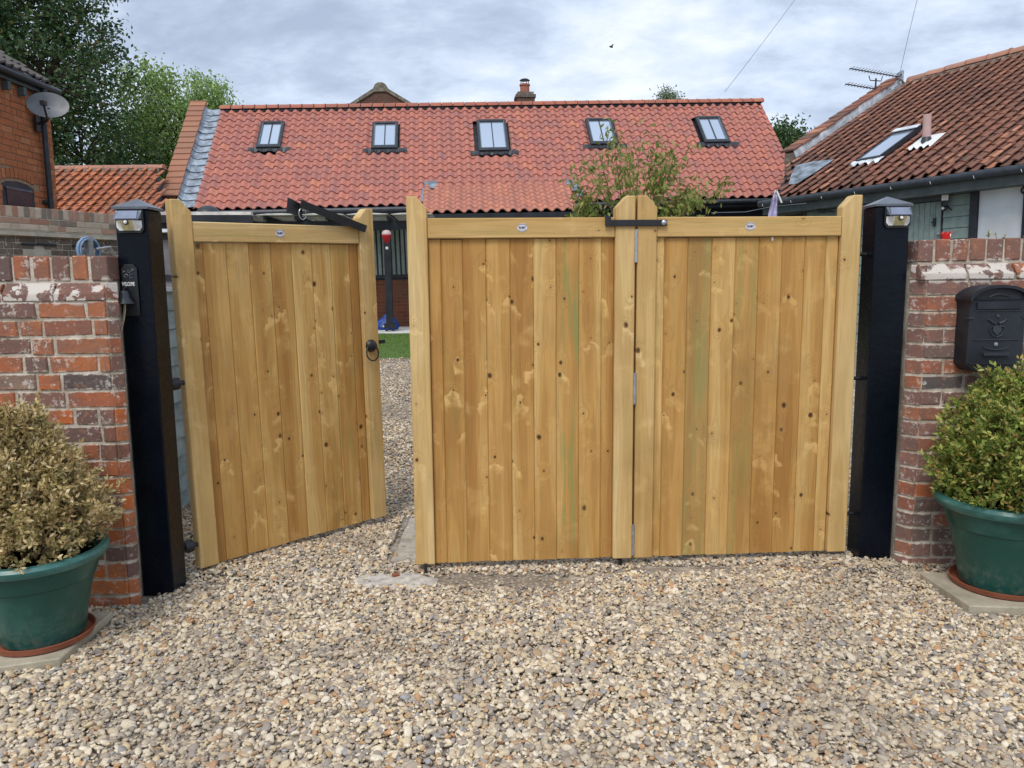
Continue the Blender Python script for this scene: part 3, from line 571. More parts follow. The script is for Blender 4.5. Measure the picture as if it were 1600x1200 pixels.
# ---------------------------------------------------------------- low outbuilding with orange pantiles
lo = thing('outbuilding', 'low outbuilding with uneven orange pantiles between the brick house and the red roofed barn', 'outbuilding', (-11.9, 15.3, 2.76))
pl = math.atan2(1.26, 2.2); Ls = math.hypot(1.26, 2.2); W_ = .205; tm = tile_mesh('roof_tile', m_tile_orange, W_+.03, .33, .044, .020, 11, PT)
nr = 10; gaug = Ls/nr; nc = int(5.6/W_)
xend = lambda yy: -.447*(15.3+yy)+11.9
for rr in range(nr):
    for cc in range(nc):
        if W_/2+cc*W_ < xend(rr*gaug*math.cos(pl)): place_tile(lo, 'roof_tile', tm, W_/2+cc*W_, rr*gaug, pl, 0, 0, .085, .006)
rt_me = None
def ridge_mesh(Lr, r, mat, th=.015, lip=True):
    b = MB(); n = 9; vs = []
    for x_, rr_ in ((-Lr/2, r), (Lr/2-.03, r), (Lr/2-.03, r+.012), (Lr/2, r+.012)):
        for i in range(n): a = math.pi*(i/(n-1)); vs.append((x_, math.cos(a)*rr_, math.sin(a)*rr_*.75))
    fs = [(j*n+i, j*n+i+1, (j+1)*n+i+1, (j+1)*n+i) for j in range(3) for i in range(n-1)]; fs += [tuple(range(n)), tuple(range(3*n, 4*n))]
    b.add(vs, fs); me = b.mesh('ridge_tile', mat); me.polygons.foreach_set('use_smooth', [True]*len(me.polygons)); me.set_sharp_from_angle(angle=rad(40)); return me
rm = ridge_mesh(.33, .12, m_ridge_old)
for i in range(13): link('ridge_tile', rm, lo, (.16+i*.325, 2.26, 1.30), (R.uniform(-.03, .03), R.uniform(-.02, .02), 0))
b = MB(); b.prism([(2.10, 1.19), (2.42, 1.19), (2.36, 1.33), (2.16, 1.33)], 0, 4.15, 'x'); part('ridge_bedding', b, m_moss, lo)
b = MB(); e0, e1 = xend(0)-.03, xend(2.2)-.03; b.add([(0, 0, -.03), (e0, 0, -.03), (e1, 2.25, 1.22), (0, 2.25, 1.22), (0, 4.5, -.03), (e1, 4.5, -.03), (0, 0, -.12), (e0, 0, -.12), (e1, 4.5, -.12), (0, 4.5, -.12)], [(0, 1, 2, 3), (3, 2, 5, 4), (6, 9, 8, 7), (0, 6, 7, 1), (1, 7, 8, 5, 2), (4, 5, 8, 9), (0, 3, 4, 9, 6)]); part('roof_deck', b, m_navy, lo)
b = MB(); b.box(.1, 4.1, .25, 4.25, -2.76, -.13); part('wall', b, m_brick_plinth, lo)

# ---------------------------------------------------------------- barn
BY, BT, BP = .0749, .0197, .7759; BW = 13.66; BL = 3.787
barn = thing('barn', 'long low barn with bright red pantiles and five small rooflights behind the gates', 'building', (-6.8586, 17, 3.102))
barn.rotation_euler = (Matrix.Rotation(BY, 3, 'Z') @ Matrix.Rotation(-BT, 3, 'Y')).to_euler()
nc = 62; W_ = BW/nc; nr = 16; gaug = BL/nr
tm = tile_mesh('roof_tile', m_tile, W_+.012, gaug+.07, .034, .022, 9)
wins = [(1.07, 1.63, 2.10, 3.13), (3.74, 4.36, 1.99, 3.04), (6.27, 6.99, 1.82, 3.07), (8.97, 9.63, 2.0, 3.06), (11.76, 12.40, 2.0, 3.07)]
def covered(x, s):
    for a, b_, c_, d_ in wins:
        if a-.02 < x < b_+.02 and c_-.30 < s < d_-.10: return True
    return False
cells = [(W_/2+c*W_, r_*gaug) for r_ in range(nr) for c in range(nc) if not covered(W_/2+c*W_, r_*gaug) and not (5.25 < W_/2+c*W_ < 8.1 and r_*gaug < .25)]
for x, s in cells[:300]: place_tile(barn, 'roof_tile', tm, x, s, BP, 0, 0, .105)
stuff_tiles(barn, 'upper_roof_tiles', tm, m_tile, cells[300:], BP, 0, 0, .105)
cb, sb_ = math.cos(BP), math.sin(BP); RY, RZ = BL*cb, BL*sb_
rm = ridge_mesh(.266, .15, m_ridge)
for i in range(48): link('ridge_tile', rm, barn, (-.02+.146+i*.2865, RY+.03, RZ+.015), (R.uniform(-.02, .02), R.uniform(-.01, .01), 0))
b = MB(); b.prism([(.02, -.05), (RY, RZ-.03), (2*RY, -.05), (2*RY-.1, -.2), (.10, -.2)], 0, BW-.02, 'x'); part('roof_deck', b, m_navy, barn)
b = MB(); b.prism([(RY-.09, RZ-.04), (RY+.15, RZ-.04), (RY+.12, RZ+.085), (RY-.06, RZ+.085)], .02, BW-.03, 'x'); part('ridge_bedding', b, m_navy, barn)
b = MB(); b.box(.02, BW-.1, .38, 2*RY-.38, -2.9, -.2); part('wall', b, m_navy, barn)
b = MB(); b.box(.02, BW-.1, .33, .378, -2.9, -1.62); part('plinth', b, m_brick_plinth, barn)
b = MB(); b.box(0, 5.15, .03, .07, -.20, -.04); part('fascia', b, m_navy, barn)
b = MB(); b.box(8.2, BW, .03, .07, -.20, -.04); part('fascia', b, m_navy, barn)
b = MB(); b.tube([(0, -.03, -.075), (5.1, -.03, -.075)], .05, 8); part('gutter', b, m_gutter, barn, True)
b = MB(); b.tube([(8.25, -.03, -.075), (BW, -.03, -.075)], .05, 8); part('gutter', b, m_gutter, barn, True)
# raised gable parapet with coping tiles and stepped lead
def slope_pt(s, h=0): return (s*cb-h*sb_, s*sb_+h*cb)
b = MB(); b.prism([(.02, -2.9), slope_pt(.22, -.05), slope_pt(.30, .12), slope_pt(BL+.12, .12), (2*RY, -.1), (2*RY, -2.9)], -.68, -.40, 'x'); part('parapet', b, m_brick_plinth, barn)
nct = 17
cme = []
for k in range(3):
    b = MB(); b.box(-.19, .19, 0, (BL-.2)/nct+.02, 0, .035); cme.append(bevel_me(b.mesh('coping_tile', m_coping), .004))
for i in range(nct):
    s = .30+i*(BL-.12)/nct; y_, z_ = slope_pt(s, .14); link('coping_tile', R.choice(cme), barn, (-.53+R.uniform(-.006, .006), y_, z_), (BP-.10, 0, R.uniform(-.01, .01)))
b = MB(); y_, z_ = slope_pt(BL+.12, .13)
b.prism([(y_-.06, z_-.25), (y_+.35, z_-.45), (y_+.35, z_-.40), (y_-.02, z_+.06)], -.73, -.34, 'x'); part('coping_apex', b, m_coping, barn)
b = MB(); y0_, z0_ = slope_pt(.05, .0); b.box(-.70, -.38, y0_-.14, y0_+.1, z0_-.02, z0_+.10); part('kneeler', b, m_brick_grey, barn)
nl = 15
for i in range(nl):
    s = .05+i*(BL-.05)/nl; lg = (BL)/nl
    vs = [(-.36, 0, .14), (-.30, 0, .05), (-.20, 0, .025), (-.08, 0, .04), (.04, 0, .055), (-.36, lg+.03, .13), (-.30, lg+.03, .035), (-.20, lg+.03, .008), (-.08, lg+.03, .02), (.04, lg+.03, .035)]
    b = MB(); b.add(vs+[(x_, y_, z_-.008) for x_, y_, z_ in vs[:5]], [(i_, i_+1, i_+6, i_+5) for i_ in range(4)]+[(10+i_, 11+i_, i_+1, i_) for i_ in range(4)])
    y_, z_ = slope_pt(s, .0); part('lead_soaker', b, m_lead, barn, False, (R.uniform(-.01, .01), y_, z_), (BP-.03, 0, 0))
# rooflights
for a, b_, c_, d_ in wins:
    cx, cy = (a+b_)/2, (c_+d_)/2; hw, hh = (b_-a)/2, (d_-c_)/2; y_, z_ = slope_pt(cy, .03)
    b = MB(); b.box(-hw, -hw+.05, -hh, hh, 0, .08); b.box(hw-.05, hw, -hh, hh, 0, .08); b.box(-hw+.05, hw-.05, hh-.07, hh, 0, .09); b.box(-hw+.05, hw-.05, -hh, -hh+.08, 0, .085)
    wi = part('rooflight', b, m_winframe, barn, False, (cx, y_, z_), (BP, 0, 0))
    b = MB(); b.box(-hw+.049, hw-.049, -hh+.079, hh-.069, .045, .055); part('pane', b, m_glass, wi)
    b = MB(); b.box(-.011, .011, -hh+.08, hh-.07, .056, .075); part('glazing_bar', b, m_winframe, wi)
    b = MB(); b.box(-hw+.05, -hw+.072, -hh+.08, hh-.07, .056, .088); b.box(hw-.072, hw-.05, -hh+.08, hh-.07, .056, .088); b.box(-hw+.072, hw-.072, -hh+.08, -hh+.10, .056, .088); part('inner_frame', b, m_winside, wi)
    b = MB(); n = 25; x0_, x1_ = -hw-.20, hw+.22
    f1 = [(x0_+(x1_-x0_)*i/(n-1), -hh-.10+.02*math.sin(i*1.4), .022+.028*math.sin(2*math.pi*((cx+x0_+(x1_-x0_)*i/(n-1))/W_-.02))) for i in range(n)]
    b.add(f1+[(x_, -hh+.03, .045) for x_, _, _ in f1], [(i, i+1, n+i+1, n+i) for i in range(n-1)]); part('apron_flashing', b, m_winframe, wi)
# front openings seen under the eaves
b = MB(); b.box(3.35, 4.95, .355, .375, -1.58, -.45); wi = part('window', b, m_winframe, barn)
for i in range(14):
    b = MB(); b.box(3.45+i*.105, 3.515+i*.105, .33, .352, -1.5, -.5); part('blind_slat', b, m_blind, wi)
b = MB(); b.box(10.3, 11.2, .355, .375, -1.3, -.22); wi = part('window', b, m_winframe, barn)
for i in range(9):
    b = MB(); b.box(10.36, 11.14, .32, .352, -.32-i*.07, -.30-i*.07); part('shutter_slat', b, m_winside, wi)

# porch with its own small roof
po = thing('porch', 'small porch with a low pitched red pantiled roof projecting from the middle of the barn', 'porch', (-1.86, 16.55, 2.955), (0, -.012, BY*.7))
pp = rad(28.6); Lp = 1.73; nrp = 8; ncp = 14; Wp = .2335; tmp = tile_mesh('roof_tile', m_tile_porch, Wp+.012, .30, .036, .02)
for rr in range(nrp):
    for cc in range(ncp): place_tile(po, 'roof_tile', tmp, Wp/2+cc*Wp, rr*Lp/nrp, pp, 0, 0, .06)
b = MB(); b.prism([(.03, -.05), (1.6, .80), (1.6, -.10), (.08, -.10)], 0.0, ncp*Wp-.02, 'x'); part('roof_deck', b, m_navy, po)
b = MB(); b.box(-.0, ncp*Wp, -.02, .04, -.19, -.03); part('fascia', b, m_navy, po)
for xx in (.08, 3.05):
    b = MB(); b.box(xx, xx+.12, .12, .24, -2.5, -.1); part('post', b, m_navy, po)
for x0_, x1_, s0, s1 in ((4.90, 5.06, .02, .24), (4.93, 5.09, .24, .47), (4.98, 5.28, .47, .72), (8.20, 8.38, .50, .66), (8.30, 8.48, .28, .50), (8.40, 8.54, .10, .28)):
    y_, z_ = slope_pt(s0, .075); b = MB(); b.box(x0_, x1_, 0, s1-s0+.02, 0, .012); part('lead_soaker', b, m_lead_d, barn, False, (0, y_, z_), (BP-.05, 0, 0))

# ---------------------------------------------------------------- buildings beyond the ridge
gh_ = thing('gabled_house', 'dark brick gable end with a rounded peak rising behind the barn ridge', 'house', (-4.82, 30, 0))
b = MB(); b.prism([(-3.6, 0), (3.6, 0), (3.6, 6.3), (1.42, 7.92), (.20, 8.66), (-.22, 8.66), (-1.42, 7.92), (-3.6, 6.3)], 0, 8, 'y'); part('wall', b, m_brick_gable, gh_)
b = MB()
outl = [(-3.8, 6.3), (-1.46, 8.0), (-.26, 8.72), (-.20, 8.86), (-.08, 8.93), (.08, 8.93), (.20, 8.86), (.26, 8.72), (1.47, 8.0), (3.8, 6.3)]; inn = [(3.8, 6.2), (1.40, 7.91), (.22, 8.6), (-.22, 8.6), (-1.40, 7.91), (-3.8, 6.2)]
b.prism(outl+inn, -.06, 8.1, 'y'); part('roof_verge', b, m_moss, gh_)
ch = thing('chimney', 'dark brick chimney stack with a cowled red clay pot above the barn ridge', 'chimney', (.53, 27, 0), (0, 0, .1))
b = MB(); b.box(-.30, .30, -.3, .3, 0, 7.60); part('stack', b, m_brick_gable, ch)
b = MB(); b.box(-.335, .335, -.335, .335, 7.60, 7.70); b.box(-.27, .27, -.27, .27, 7.70, 7.79); part('corbel', b, m_brick_grey, ch)
b = MB(); b.lathe([(.16, 7.79), (.155, 8.02), (.18, 8.03), (.18, 8.08), (.15, 8.09)], 16); pot_ = part('chimney_pot', b, m_ridge, ch, True)
b = MB(); b.lathe([(.18, 8.21), (.12, 8.25), (.001, 8.26)], 16)
for k in range(4): a = k*math.pi/2+.3; b.tube([(.14*math.cos(a), .14*math.sin(a), 8.08), (.14*math.cos(a), .14*math.sin(a), 8.215)], .012, 5)
part('cowl', b, m_iron, ch)

# ---------------------------------------------------------------- right building
RBZ = 2.885
rb = thing('outbuilding', 'low grey green boarded building with a mossy brown pantiled roof on the right', 'building', (4.041, 15.324, RBZ))
ryaw = .544-math.pi/2; rb.rotation_euler = (Matrix.Rotation(ryaw, 3, 'Z') @ Matrix.Rotation(-.017, 3, 'Y')).to_euler()
pr = rad(27.69); Lr_ = 6.288; nrr = 25; grr = Lr_/nrr; Wr = .205; X1 = 8.4; ncr = int(X1/Wr)
tmo = tile_mesh('roof_tile', m_tile_old, Wr+.035, grr+.09, .034, .016, 13, PT)
inwin = lambda x, s: 2.40 < x < 2.80 and 1.0 < s < 2.45
def vis(x, s): return x < 5.6-s*.44+.45
cells = [(.32+Wr/2+c*Wr, r_*grr) for r_ in range(nrr) for c in range(ncr) if not inwin(.32+Wr/2+c*Wr, r_*grr) and .32+Wr/2+c*Wr > 1.30-.50*r_*grr]
def dcam(c):
    x, s = c; wx = 4.041+x*.517+s*math.cos(pr)*.856; wy = 15.324-x*.856+s*math.cos(pr)*.517; return wx*wx+wy*wy
near = sorted([c for c in cells if vis(*c)], key=dcam)[:300]; ns = set(near)
for x, s in near: place_tile(rb, 'roof_tile', tmo, x, s, pr, 0, 0, .060, .006)
stuff_tiles(rb, 'far_roof_tiles', tmo, m_tile_old, [c for c in cells if c not in ns], pr, 0, 0, .060)
def sp2(s, h=0): return (s*cr_-h*sr_, s*sr_+h*cr_)
cr_, sr_ = math.cos(pr), math.sin(pr); RYr, RZr = Lr_*cr_, Lr_*sr_
rm = ridge_mesh(.418, .17, m_ridge_old)
for i in range(19): link('ridge_tile', rm, rb, (.36+.22+i*.43, RYr+.03, RZr+.02+.035*math.sin(i*.45)), (R.uniform(-.04, .04), R.uniform(-.03, .03), 0))
b = MB(); 
q1, q2, q3 = sp2(0, -.03), sp2(2.2, -.03), (RYr, RZr-.04)
b.add([(1.28, q1[0]+.03, q1[1]), (X1, q1[0]+.03, q1[1]), (X1, q3[0], q3[1]), (.20, q3[0], q3[1]), (.20, q2[0], q2[1]), (X1, 2*RYr, -.1), (.20, 2*RYr, -.1), (1.28, .12, -.2), (X1, .12, -.2), (X1, 2*RYr, -.2), (.2, 2*RYr, -.2), (.2, q2[0], -.2)],
      [(0, 1, 2, 3, 4), (3, 2, 5, 6), (0, 7, 8, 1), (1, 8, 9, 5, 2), (7, 11, 10, 9, 8), (6, 5, 9, 10), (3, 6, 10, 11, 4), (0, 4, 11, 7)]); part('roof_deck', b, m_navy, rb)
b = MB(); b.prism([(RYr-.22, RZr-.12), (RYr+.25, RZr-.12), (RYr+.14, RZr+.07), (RYr-.10, RZr+.07)], .36, X1, 'x'); part('ridge_bedding', b, m_moss, rb)
b = MB(); b.box(1.32, X1, .39, 2*RYr-.4, -2.85, -.21); part('wall', b, m_navy, rb)
# parapet at the far end
b = MB(); b.prism([(2.1, -2.85), sp2(2.3, .12), sp2(Lr_+.05, .16), (2*RYr, .1), (2*RYr, -2.85)], -.05, .18, 'x'); part('parapet', b, m_brick_grey, rb)
b = MB(); b.prism([sp2(2.3, .0), sp2(2.3, .15), sp2(Lr_, .18), sp2(Lr_, .0)], .18, .20, 'x'); part('parapet_flashing', b, m_lead_w, rb)
cme2 = []
b = MB(); b.box(-.17, .17, 0, .30, 0, .045); cop = bevel_me(b.mesh('coping_tile', m_tile_old), .006)
for i in range(8, 22):
    y_, z_ = sp2(i*.287, .15+i*.0012); link('coping_tile', cop, rb, (.05+R.uniform(-.015, .015), y_, z_), (pr-.05, R.uniform(-.04, .04), 0))
# eaves, gutter, fascia
b = MB(); b.tube([(1.08, -.04, -.045), (X1, -.04, -.045)], .062, 10); part('gutter', b, m_gutter, rb, True)
b = MB(); b.box(1.10, X1, .03, .075, -.24, -.03); part('fascia', b, m_fascia, rb)
for i in range(10):
    b = MB(); xx = 1.2+i*.62; b.tube([(xx, -.10, -.06), (xx+.01, -.11, -.08), (xx+.015, -.10, -.10)], .0035, 5); part('light_clip', b, m_white, rb)
b = MB(); b.box(1.12, X1, .076, .39, -.235, -.212); part('soffit', b, m_fascia, rb)
# boarded front: horizontal boards, plank door, framed white door
def boards(x0, x1, z0, z1, n):
    h = (z1-z0)/n
    for i in range(n):
        b = MB(); za_ = z0+i*h; b.prism([(.388, za_+.003), (.352+R.uniform(-.001, .001), za_+.003), (.366, za_+h-.003), (.388, za_+h-.003)], x0, x1, 'x'); part('weatherboard', b, m_greypaint, rb)
boards(4.26, 4.66, -2.85, -.24, 16); boards(1.80, 3.55, -2.85, -.24, 16); boards(5.42, X1, -2.85, -.24, 16)
b = MB(); b.box(3.55, 3.62, .33, .388, -2.4, -.24); b.box(3.62, 4.24, .33, .388, -.30, -.24); part('door_frame', b, m_fascia, rb)
do = MB(); do.box(3.63, 4.23, .372, .388, -2.4, -.31); do = part('plank_door', do, m_fascia, rb)
for i in range(7):
    b = MB(); b.box(3.635+i*.085, 3.714+i*.085, .352, .371, -2.4, -.315); part('plank', b, m_greypaint, do)
b = MB(); b.box(4.12, 4.16, .325, .351, -.68, -.56); b.tube([(4.10, .32, -.62), (4.14, .32, -.62)], .008, 6); part('latch', b, m_iron, do)
b = MB(); b.tube([(4.20, .33, -.80), (4.24, .33, -.80)], .02, 8); part('padlock', b, m_steel, do)
b = MB(); b.box(4.68, 4.78, .29, .388, -2.6, -.16); b.box(4.78, 5.40, .29, .388, -.22, -.16); b.box(5.40, 5.5, .29, .388, -2.6, -.16); part('door_frame', b, m_navy, rb)
b = MB(); b.box(4.785, 5.395, .345, .385, -2.6, -.225); part('white_door', b, m_panelw, rb)
b = MB(); b.box(1.08, 1.72, .30, .34, -.26, -.13); part('plank_sign', b, m_fadedplank, rb)
b = MB(); b.box(1.76, 1.80, .32, .35, -1.0, -.24); b.box(2.86, 2.90, .32, .35, -1.0, -.24); part('cover_strip', b, m_fascia, rb)
# skylight, flue and flashings on the old roof
y_, z_ = sp2(1.72, .05)
b = MB(); b.box(-.22, -.19, -.66, .66, 0, .08); b.box(.19, .22, -.66, .66, 0, .08); b.box(-.19, .19, -.66, -.60, 0, .08); b.box(-.19, .19, .52, .66, 0, .10); sk_ = part('rooflight', b, m_winframe, rb, False, (2.60, y_, z_), (pr, 0, 0))
b = MB(); b.box(-.189, .189, -.599, .519, .05, .072); part('pane', b, m_glass, sk_)
b = MB(); b.box(-.235, .235, .50, .64, .101, .115); part('hood', b, m_lead_w, sk_)
n = 15; b = MB(); f1 = [(-.30+.6*i/(n-1), -.78+.025*math.sin(i*1.9), .035+.025*math.sin(i*1.9)) for i in range(n)]; b.add(f1+[(x_, -.64, .06) for x_, _, _ in f1], [(i, i+1, n+i+1, n+i) for i in range(n-1)]); part('apron_flashing', b, m_lead_w, sk_)
y_, z_ = sp2(1.45, .04)
b = MB(); b.lathe([(.065, 0), (.065, .50), (.06, .50), (.06, .46)], 18); fl = part('flue', b, m_pink, rb, True, (3.40, y_, z_))
b = MB(); b.lathe([(.14, -.06), (.10, .0), (.075, .12), (.067, .14)], 18); part('collar', b, m_winframe, fl, True)
n = 13; b = MB(); f1 = [(-.21+.42*i/(n-1), -.24+.02*math.sin(i*1.9), .02+.022*math.sin(i*1.9)) for i in range(n)]; b.add(f1+[(x_*.95, .28, .03) for x_, _, _ in f1], [(i, i+1, n+i+1, n+i) for i in range(n-1)]); part('flashing', b, m_white, rb, False, (3.40, y_-.02, z_+.045), (pr, 0, 0))
b = MB(); y1_, z1_ = sp2(.30, .06); y2_, z2_ = sp2(1.35, .07)
z1_ += .05; z2_ += .09
P_ = [(1.42, .42, .06), (1.60, .42, .05), (1.72, .85, .07), (1.76, 1.36, .08), (1.30, 1.36, .11), (.98, 1.28, .12), (1.18, .85, .09)]
b.add([(x_, *sp2(s_, h_+.045)) for x_, s_, h_ in P_], [tuple(range(7))]); part('valley_lead', b, m_lead_d, rb)

# lamp, fittings on the right building
def rbw(x, y, z):
    v = Matrix.Rotation(ryaw, 3, 'Z') @ Matrix.Rotation(-.017, 3, 'Y') @ Vector((x, y, z)); return (v.x+4.041, v.y+15.324, v.z+RBZ)
fl_ = thing('floodlight', 'black security floodlight with motion sensor on the grey green boards right of the plank door', 'floodlight', rbw(4.30, .30, -.33), (0, 0, rad(-25)))
b = MB(); b.box(-.065, .065, -.07, -.03, -.01, .11); part('housing', b, m_iron, fl_)
b = MB(); b.box(-.045, .045, -.073, -.0705, .01, .09); part('lens', b, m_white, fl_)
b = MB(); b.box(-.02, .02, -.05, .0, -.08, -.012); b.tube([(.0, -.02, -.04), (.0, .07, -.04)], .02, 8); b.tube([(.03, 0, -.06), (.09, .0, -.12), (.15, .02, -.15)], .01, 6); b.tube([(.03, .02, .06), (.10, .05, .14), (.19, .05, .22)], .014, 6); part('bracket', b, m_iron, fl_)
b = MB(); b.lathe([(.001, -.035), (.03, -.03), (.042, .0), (.035, .035), (.001, .045)], 12, xf((0, -.035, -.105), (rad(75), 0, 0))); sn = part('sensor', b, m_iron, fl_, True)
b = MB(); b.lathe([(.001, -.012), (.016, -.008), (.022, .006)], 12, xf((-.02, -.082, -.105), (rad(-90), 0, 0))); part('sensor_lens', b, m_white, sn, True)
f2 = thing('wall_lantern', 'small black bracket lamp below the gutter, seen just above the right gate rail', 'lamp', rbw(2.2, .26, -.20), (0, 0, rad(-20)))
b = MB(); b.box(-.07, .06, -.06, .03, -.10, .03); part('housing', b, m_iron, f2)
b = MB(); b.tube([(0, 0, .03), (0, .05, .16)], .010, 6); b.tube([(.06, -.02, -.07), (.20, -.02, -.09)], .008, 5); b.tube([(.06, -.02, -.03), (.2, -.02, .0)], .007, 5); part('bracket', b, m_iron, f2)
f3 = thing('cable_reel_hook', 'black ring hook hanging beside the white door at the right edge', 'hook', rbw(5.43, .26, -.30), (0, 0, rad(-58)))
b = MB(); b.tube([(.045*math.cos(a*.5236), 0, .045*math.sin(a*.5236)) for a in range(12)], .014, 6, closed=True); part('ring', b, m_iron, f3, True)
b = MB(); b.tube([(0, 0, .045), (-.02, .03, .10)], .012, 6); part('shank', b, m_iron, f3)

# antenna
an = thing('tv_aerial', 'twin boom television aerial behind the end of the brown roof', 'aerial', (8.2, 17.9, 4.9))
b = MB(); b.tube([(0, 0, 0), (0, 0, 1.02)], .018, 6); b.tube([(-.16, 0, 1.08), (-.13, 0, .98), (.12, 0, .96), (.14, 0, 1.06)], .012, 5); part('mast', b, m_iron, an)
for zz0, xo in ((1.16, -.06), (.83, -.14)):
    b = MB(); b.tube([(-.58+xo, -.1, zz0+.05), (.62+xo, .1, zz0-.09)], .013, 5)
    for i in range(16): x_ = -.55+i*.075; b.tube([(x_+xo, -.1+x_*.16-.10, zz0-.02-.115*x_), (x_+xo, -.0+x_*.16+.10, zz0-.02-.115*x_)], .006, 4)
    part('boom', b, m_iron, an)
    b = MB(); b.tube([(.60+xo, -.02, zz0-.10), (.62+xo, .12, zz0-.06)], .03, 6); b.box(.58+xo, .62+xo, -.12, .14, zz0-.20, zz0+.0); part('reflector', b, m_steel, an)
# overhead wires
for pts, lab in (([(8.55, 17.6, 5.75), (11.2, 22.0, 9.9), (14.2, 26, 14.8)], 'thin overhead wire rising from the aerial to the upper right'), ([(5.45, 20.2, 6.20), (8.4, 23, 9.6), (12.2, 27.0, 14.4)], 'thin overhead wire rising behind the right end of the barn ridge')):
    b = MB(); q = []
    for t in range(13):
        u = t/12; a_, b2, c_ = [Vector(p) for p in pts]; q.append(a_*(1-u)**2+b2*2*u*(1-u)+c_*u*u)
    b.tube(q, .006, 5); tag(part('overhead_wire', b, m_fadedplank, None), lab, 'wire')
# bird
bd = thing('bird', 'tiny dark bird flying against the clouds above the barn', 'bird', (5.09, 40, 13.0), (0, 0, .6))
b = MB(); b.lathe([(.001, -.13), (.035, -.08), (.05, 0), (.035, .07), (.02, .11), (.001, .14)], 8, xf((0, 0, 0), (0, rad(90), 0))); part('body', b, m_bird, bd, True)
for s in (-1, 1):
    b = MB(); b.prism([(-.05, 0), (.05, 0), (.02, s*.16), (-.06, s*.23)], -.004, .004, 'z', xf((0, 0, .01), (s*.35, 0, 0))); part('wing', b, m_bird, bd)

# ---------------------------------------------------------------- gates
def stile(gate, x0, x1, chamf, z0=.05, zt=1.915, th=.07, col=(0, 0, 0, 1)):
    ch_ = .052
    poly = [(x0, z0), (x1, z0), (x1, zt), (x0, zt)]
    if chamf == 'R': poly = [(x0, z0), (x1, z0), (x1, zt-ch_*1.1), (x1-ch_, zt), (x0, zt)]
    if chamf == 'L': poly = [(x0, z0), (x1, z0), (x1, zt), (x0+ch_, zt), (x0, zt-ch_*1.1)]
    xm = (x0+x1)/2; b = MB(); b.prism([(a-xm, z_-z0) for a, z_ in poly], 0, th, 'y')
    o = bpart('stile', b, m_stile, gate, .004, (xm, 0, z0)); o.color = col; return o
def gate_leaf(name, label, loc, rot, edges, chL, chR, Wd, wl=.098, wr=.1, greens={}, z0=.05):
    gt = thing(name, label, 'gate', loc, rot, 'wooden gate leaves')
    stile(gt, 0, wl, chL, z0); stile(gt, Wd-wr, Wd, chR, z0)
    lx = (Wd-wl-wr)/2-.0015
    # rail grain runs sideways: built upright and turned
    b = MB(); b.box(-.049, .049, 0, .055, -lx, lx); o = bpart('top_rail', b, m_stile, gt, .004, ((wl+Wd-wr)/2, .004, 1.762), (0, rad(90), 0))
    for i in range(len(edges)-1):
        a, c = edges[i], edges[i+1]; hw = (c-a)/2; g_ = .0002; v_ = .005; t_ = .020
        b = MB(); b.prism([(-hw+g_, v_), (-hw+g_+v_, 0), (hw-g_-v_, 0), (hw-g_, v_), (hw-g_, t_), (-hw+g_, t_)], 0, 1.71-z0, 'z')
        o = part('board', b, m_board, gt, False, ((a+c)/2, .026+R.uniform(-.0012, .0012), z0+R.uniform(-.002, .002)))
        o.color = greens.get(i, (0, 0, 0, 1))
    for z_ in (.16, .90, 1.66):
        b = MB(); b.box(-.045, .045, 0, .04, -lx, lx); bpart('rear_rail', b, m_stile, gt, .003, ((wl+Wd-wr)/2, .049, z_), (0, rad(90), 0))
    return gt
def sticker(gt, x, txt, blue=False):
    b = MB(); b.prism([(.026*math.cos(a*.3142), .021*math.sin(a*.3142)) for a in range(20)], 0, .0015, 'y')
    st = part('sticker', b, m_sticker, gt, False, (x, .0022, 1.763))
    b = MB(); n = 13; arc = [(.023*math.cos(math.pi*(i/(n-1))), 0, .004+.013*math.sin(math.pi*(i/(n-1)))) for i in range(n)]
    b.tube(arc, .0013, 4); b.tube([(x_, y_, -z_) for x_, y_, z_ in arc[2:-2]], .0009, 4)
    part('ring_print', b, m_print, st)
    text('lettering', txt, .0135, m_print, st, (0, -.0008, -.0045))
def text(name, s, size, mat, parent, loc, rot=(rad(90), 0, 0), ex=.0006, bold=.0004, sx=1):
    cu = bpy.data.curves.new(name, 'FONT'); cu.body = s; cu.size = size; cu.align_x = 'CENTER'; cu.extrude = ex; cu.offset = bold; cu.resolution_u = 3
    t = bpy.data.objects.new('tmp_text', cu); COL.objects.link(t); dg = bpy.context.evaluated_depsgraph_get(); me = bpy.data.meshes.new_from_object(t.evaluated_get(dg)); bpy.data.objects.remove(t); me.materials.clear(); me.materials.append(mat)
    return link(name, me, parent, loc, rot, (sx, 1, 1))
cy = rad(3.37)
gA = gate_leaf('gate_leaf', 'closed middle pine gate leaf with one green streaked board near its right side', (-.506, 3.817, 0), (0, 0, cy),
               [.098, .162, .269, .385, .505, .622, .736, .851, .966, 1.029], 'R', 'L', 1.129, greens={6: (.85, 0, 0, 1), 1: (.15, 0, 0, 1)})
ox, oy = -.506+1.14*math.cos(cy), 3.817+1.14*math.sin(cy)
gB = gate_leaf('gate_leaf', 'closed right hand pine gate leaf beside the right black post', (ox, oy, 0), (0, 0, cy),
               [.098, .145, .265, .388, .509, .631, .752, .871, .981, 1.043], 'R', 'L', 1.146, greens={2: (.55, .22, 0, 1), 4: (.35, .08, 0, 1), 0: (.2, 0, 0, 1)})
gL = gate_leaf('gate_leaf', 'pine gate leaf standing ajar beside the left black post, ring latch on it', (-1.612, 3.802, -.004), (0, -.017, rad(44.6)),
               [.098, .152, .272, .394, .516, .638, .760, .882, 1.004, 1.062], 'R', 'L', 1.165, greens={7: (.35, 0, 0, 1), 3: (.15, 0, 0, 1)})
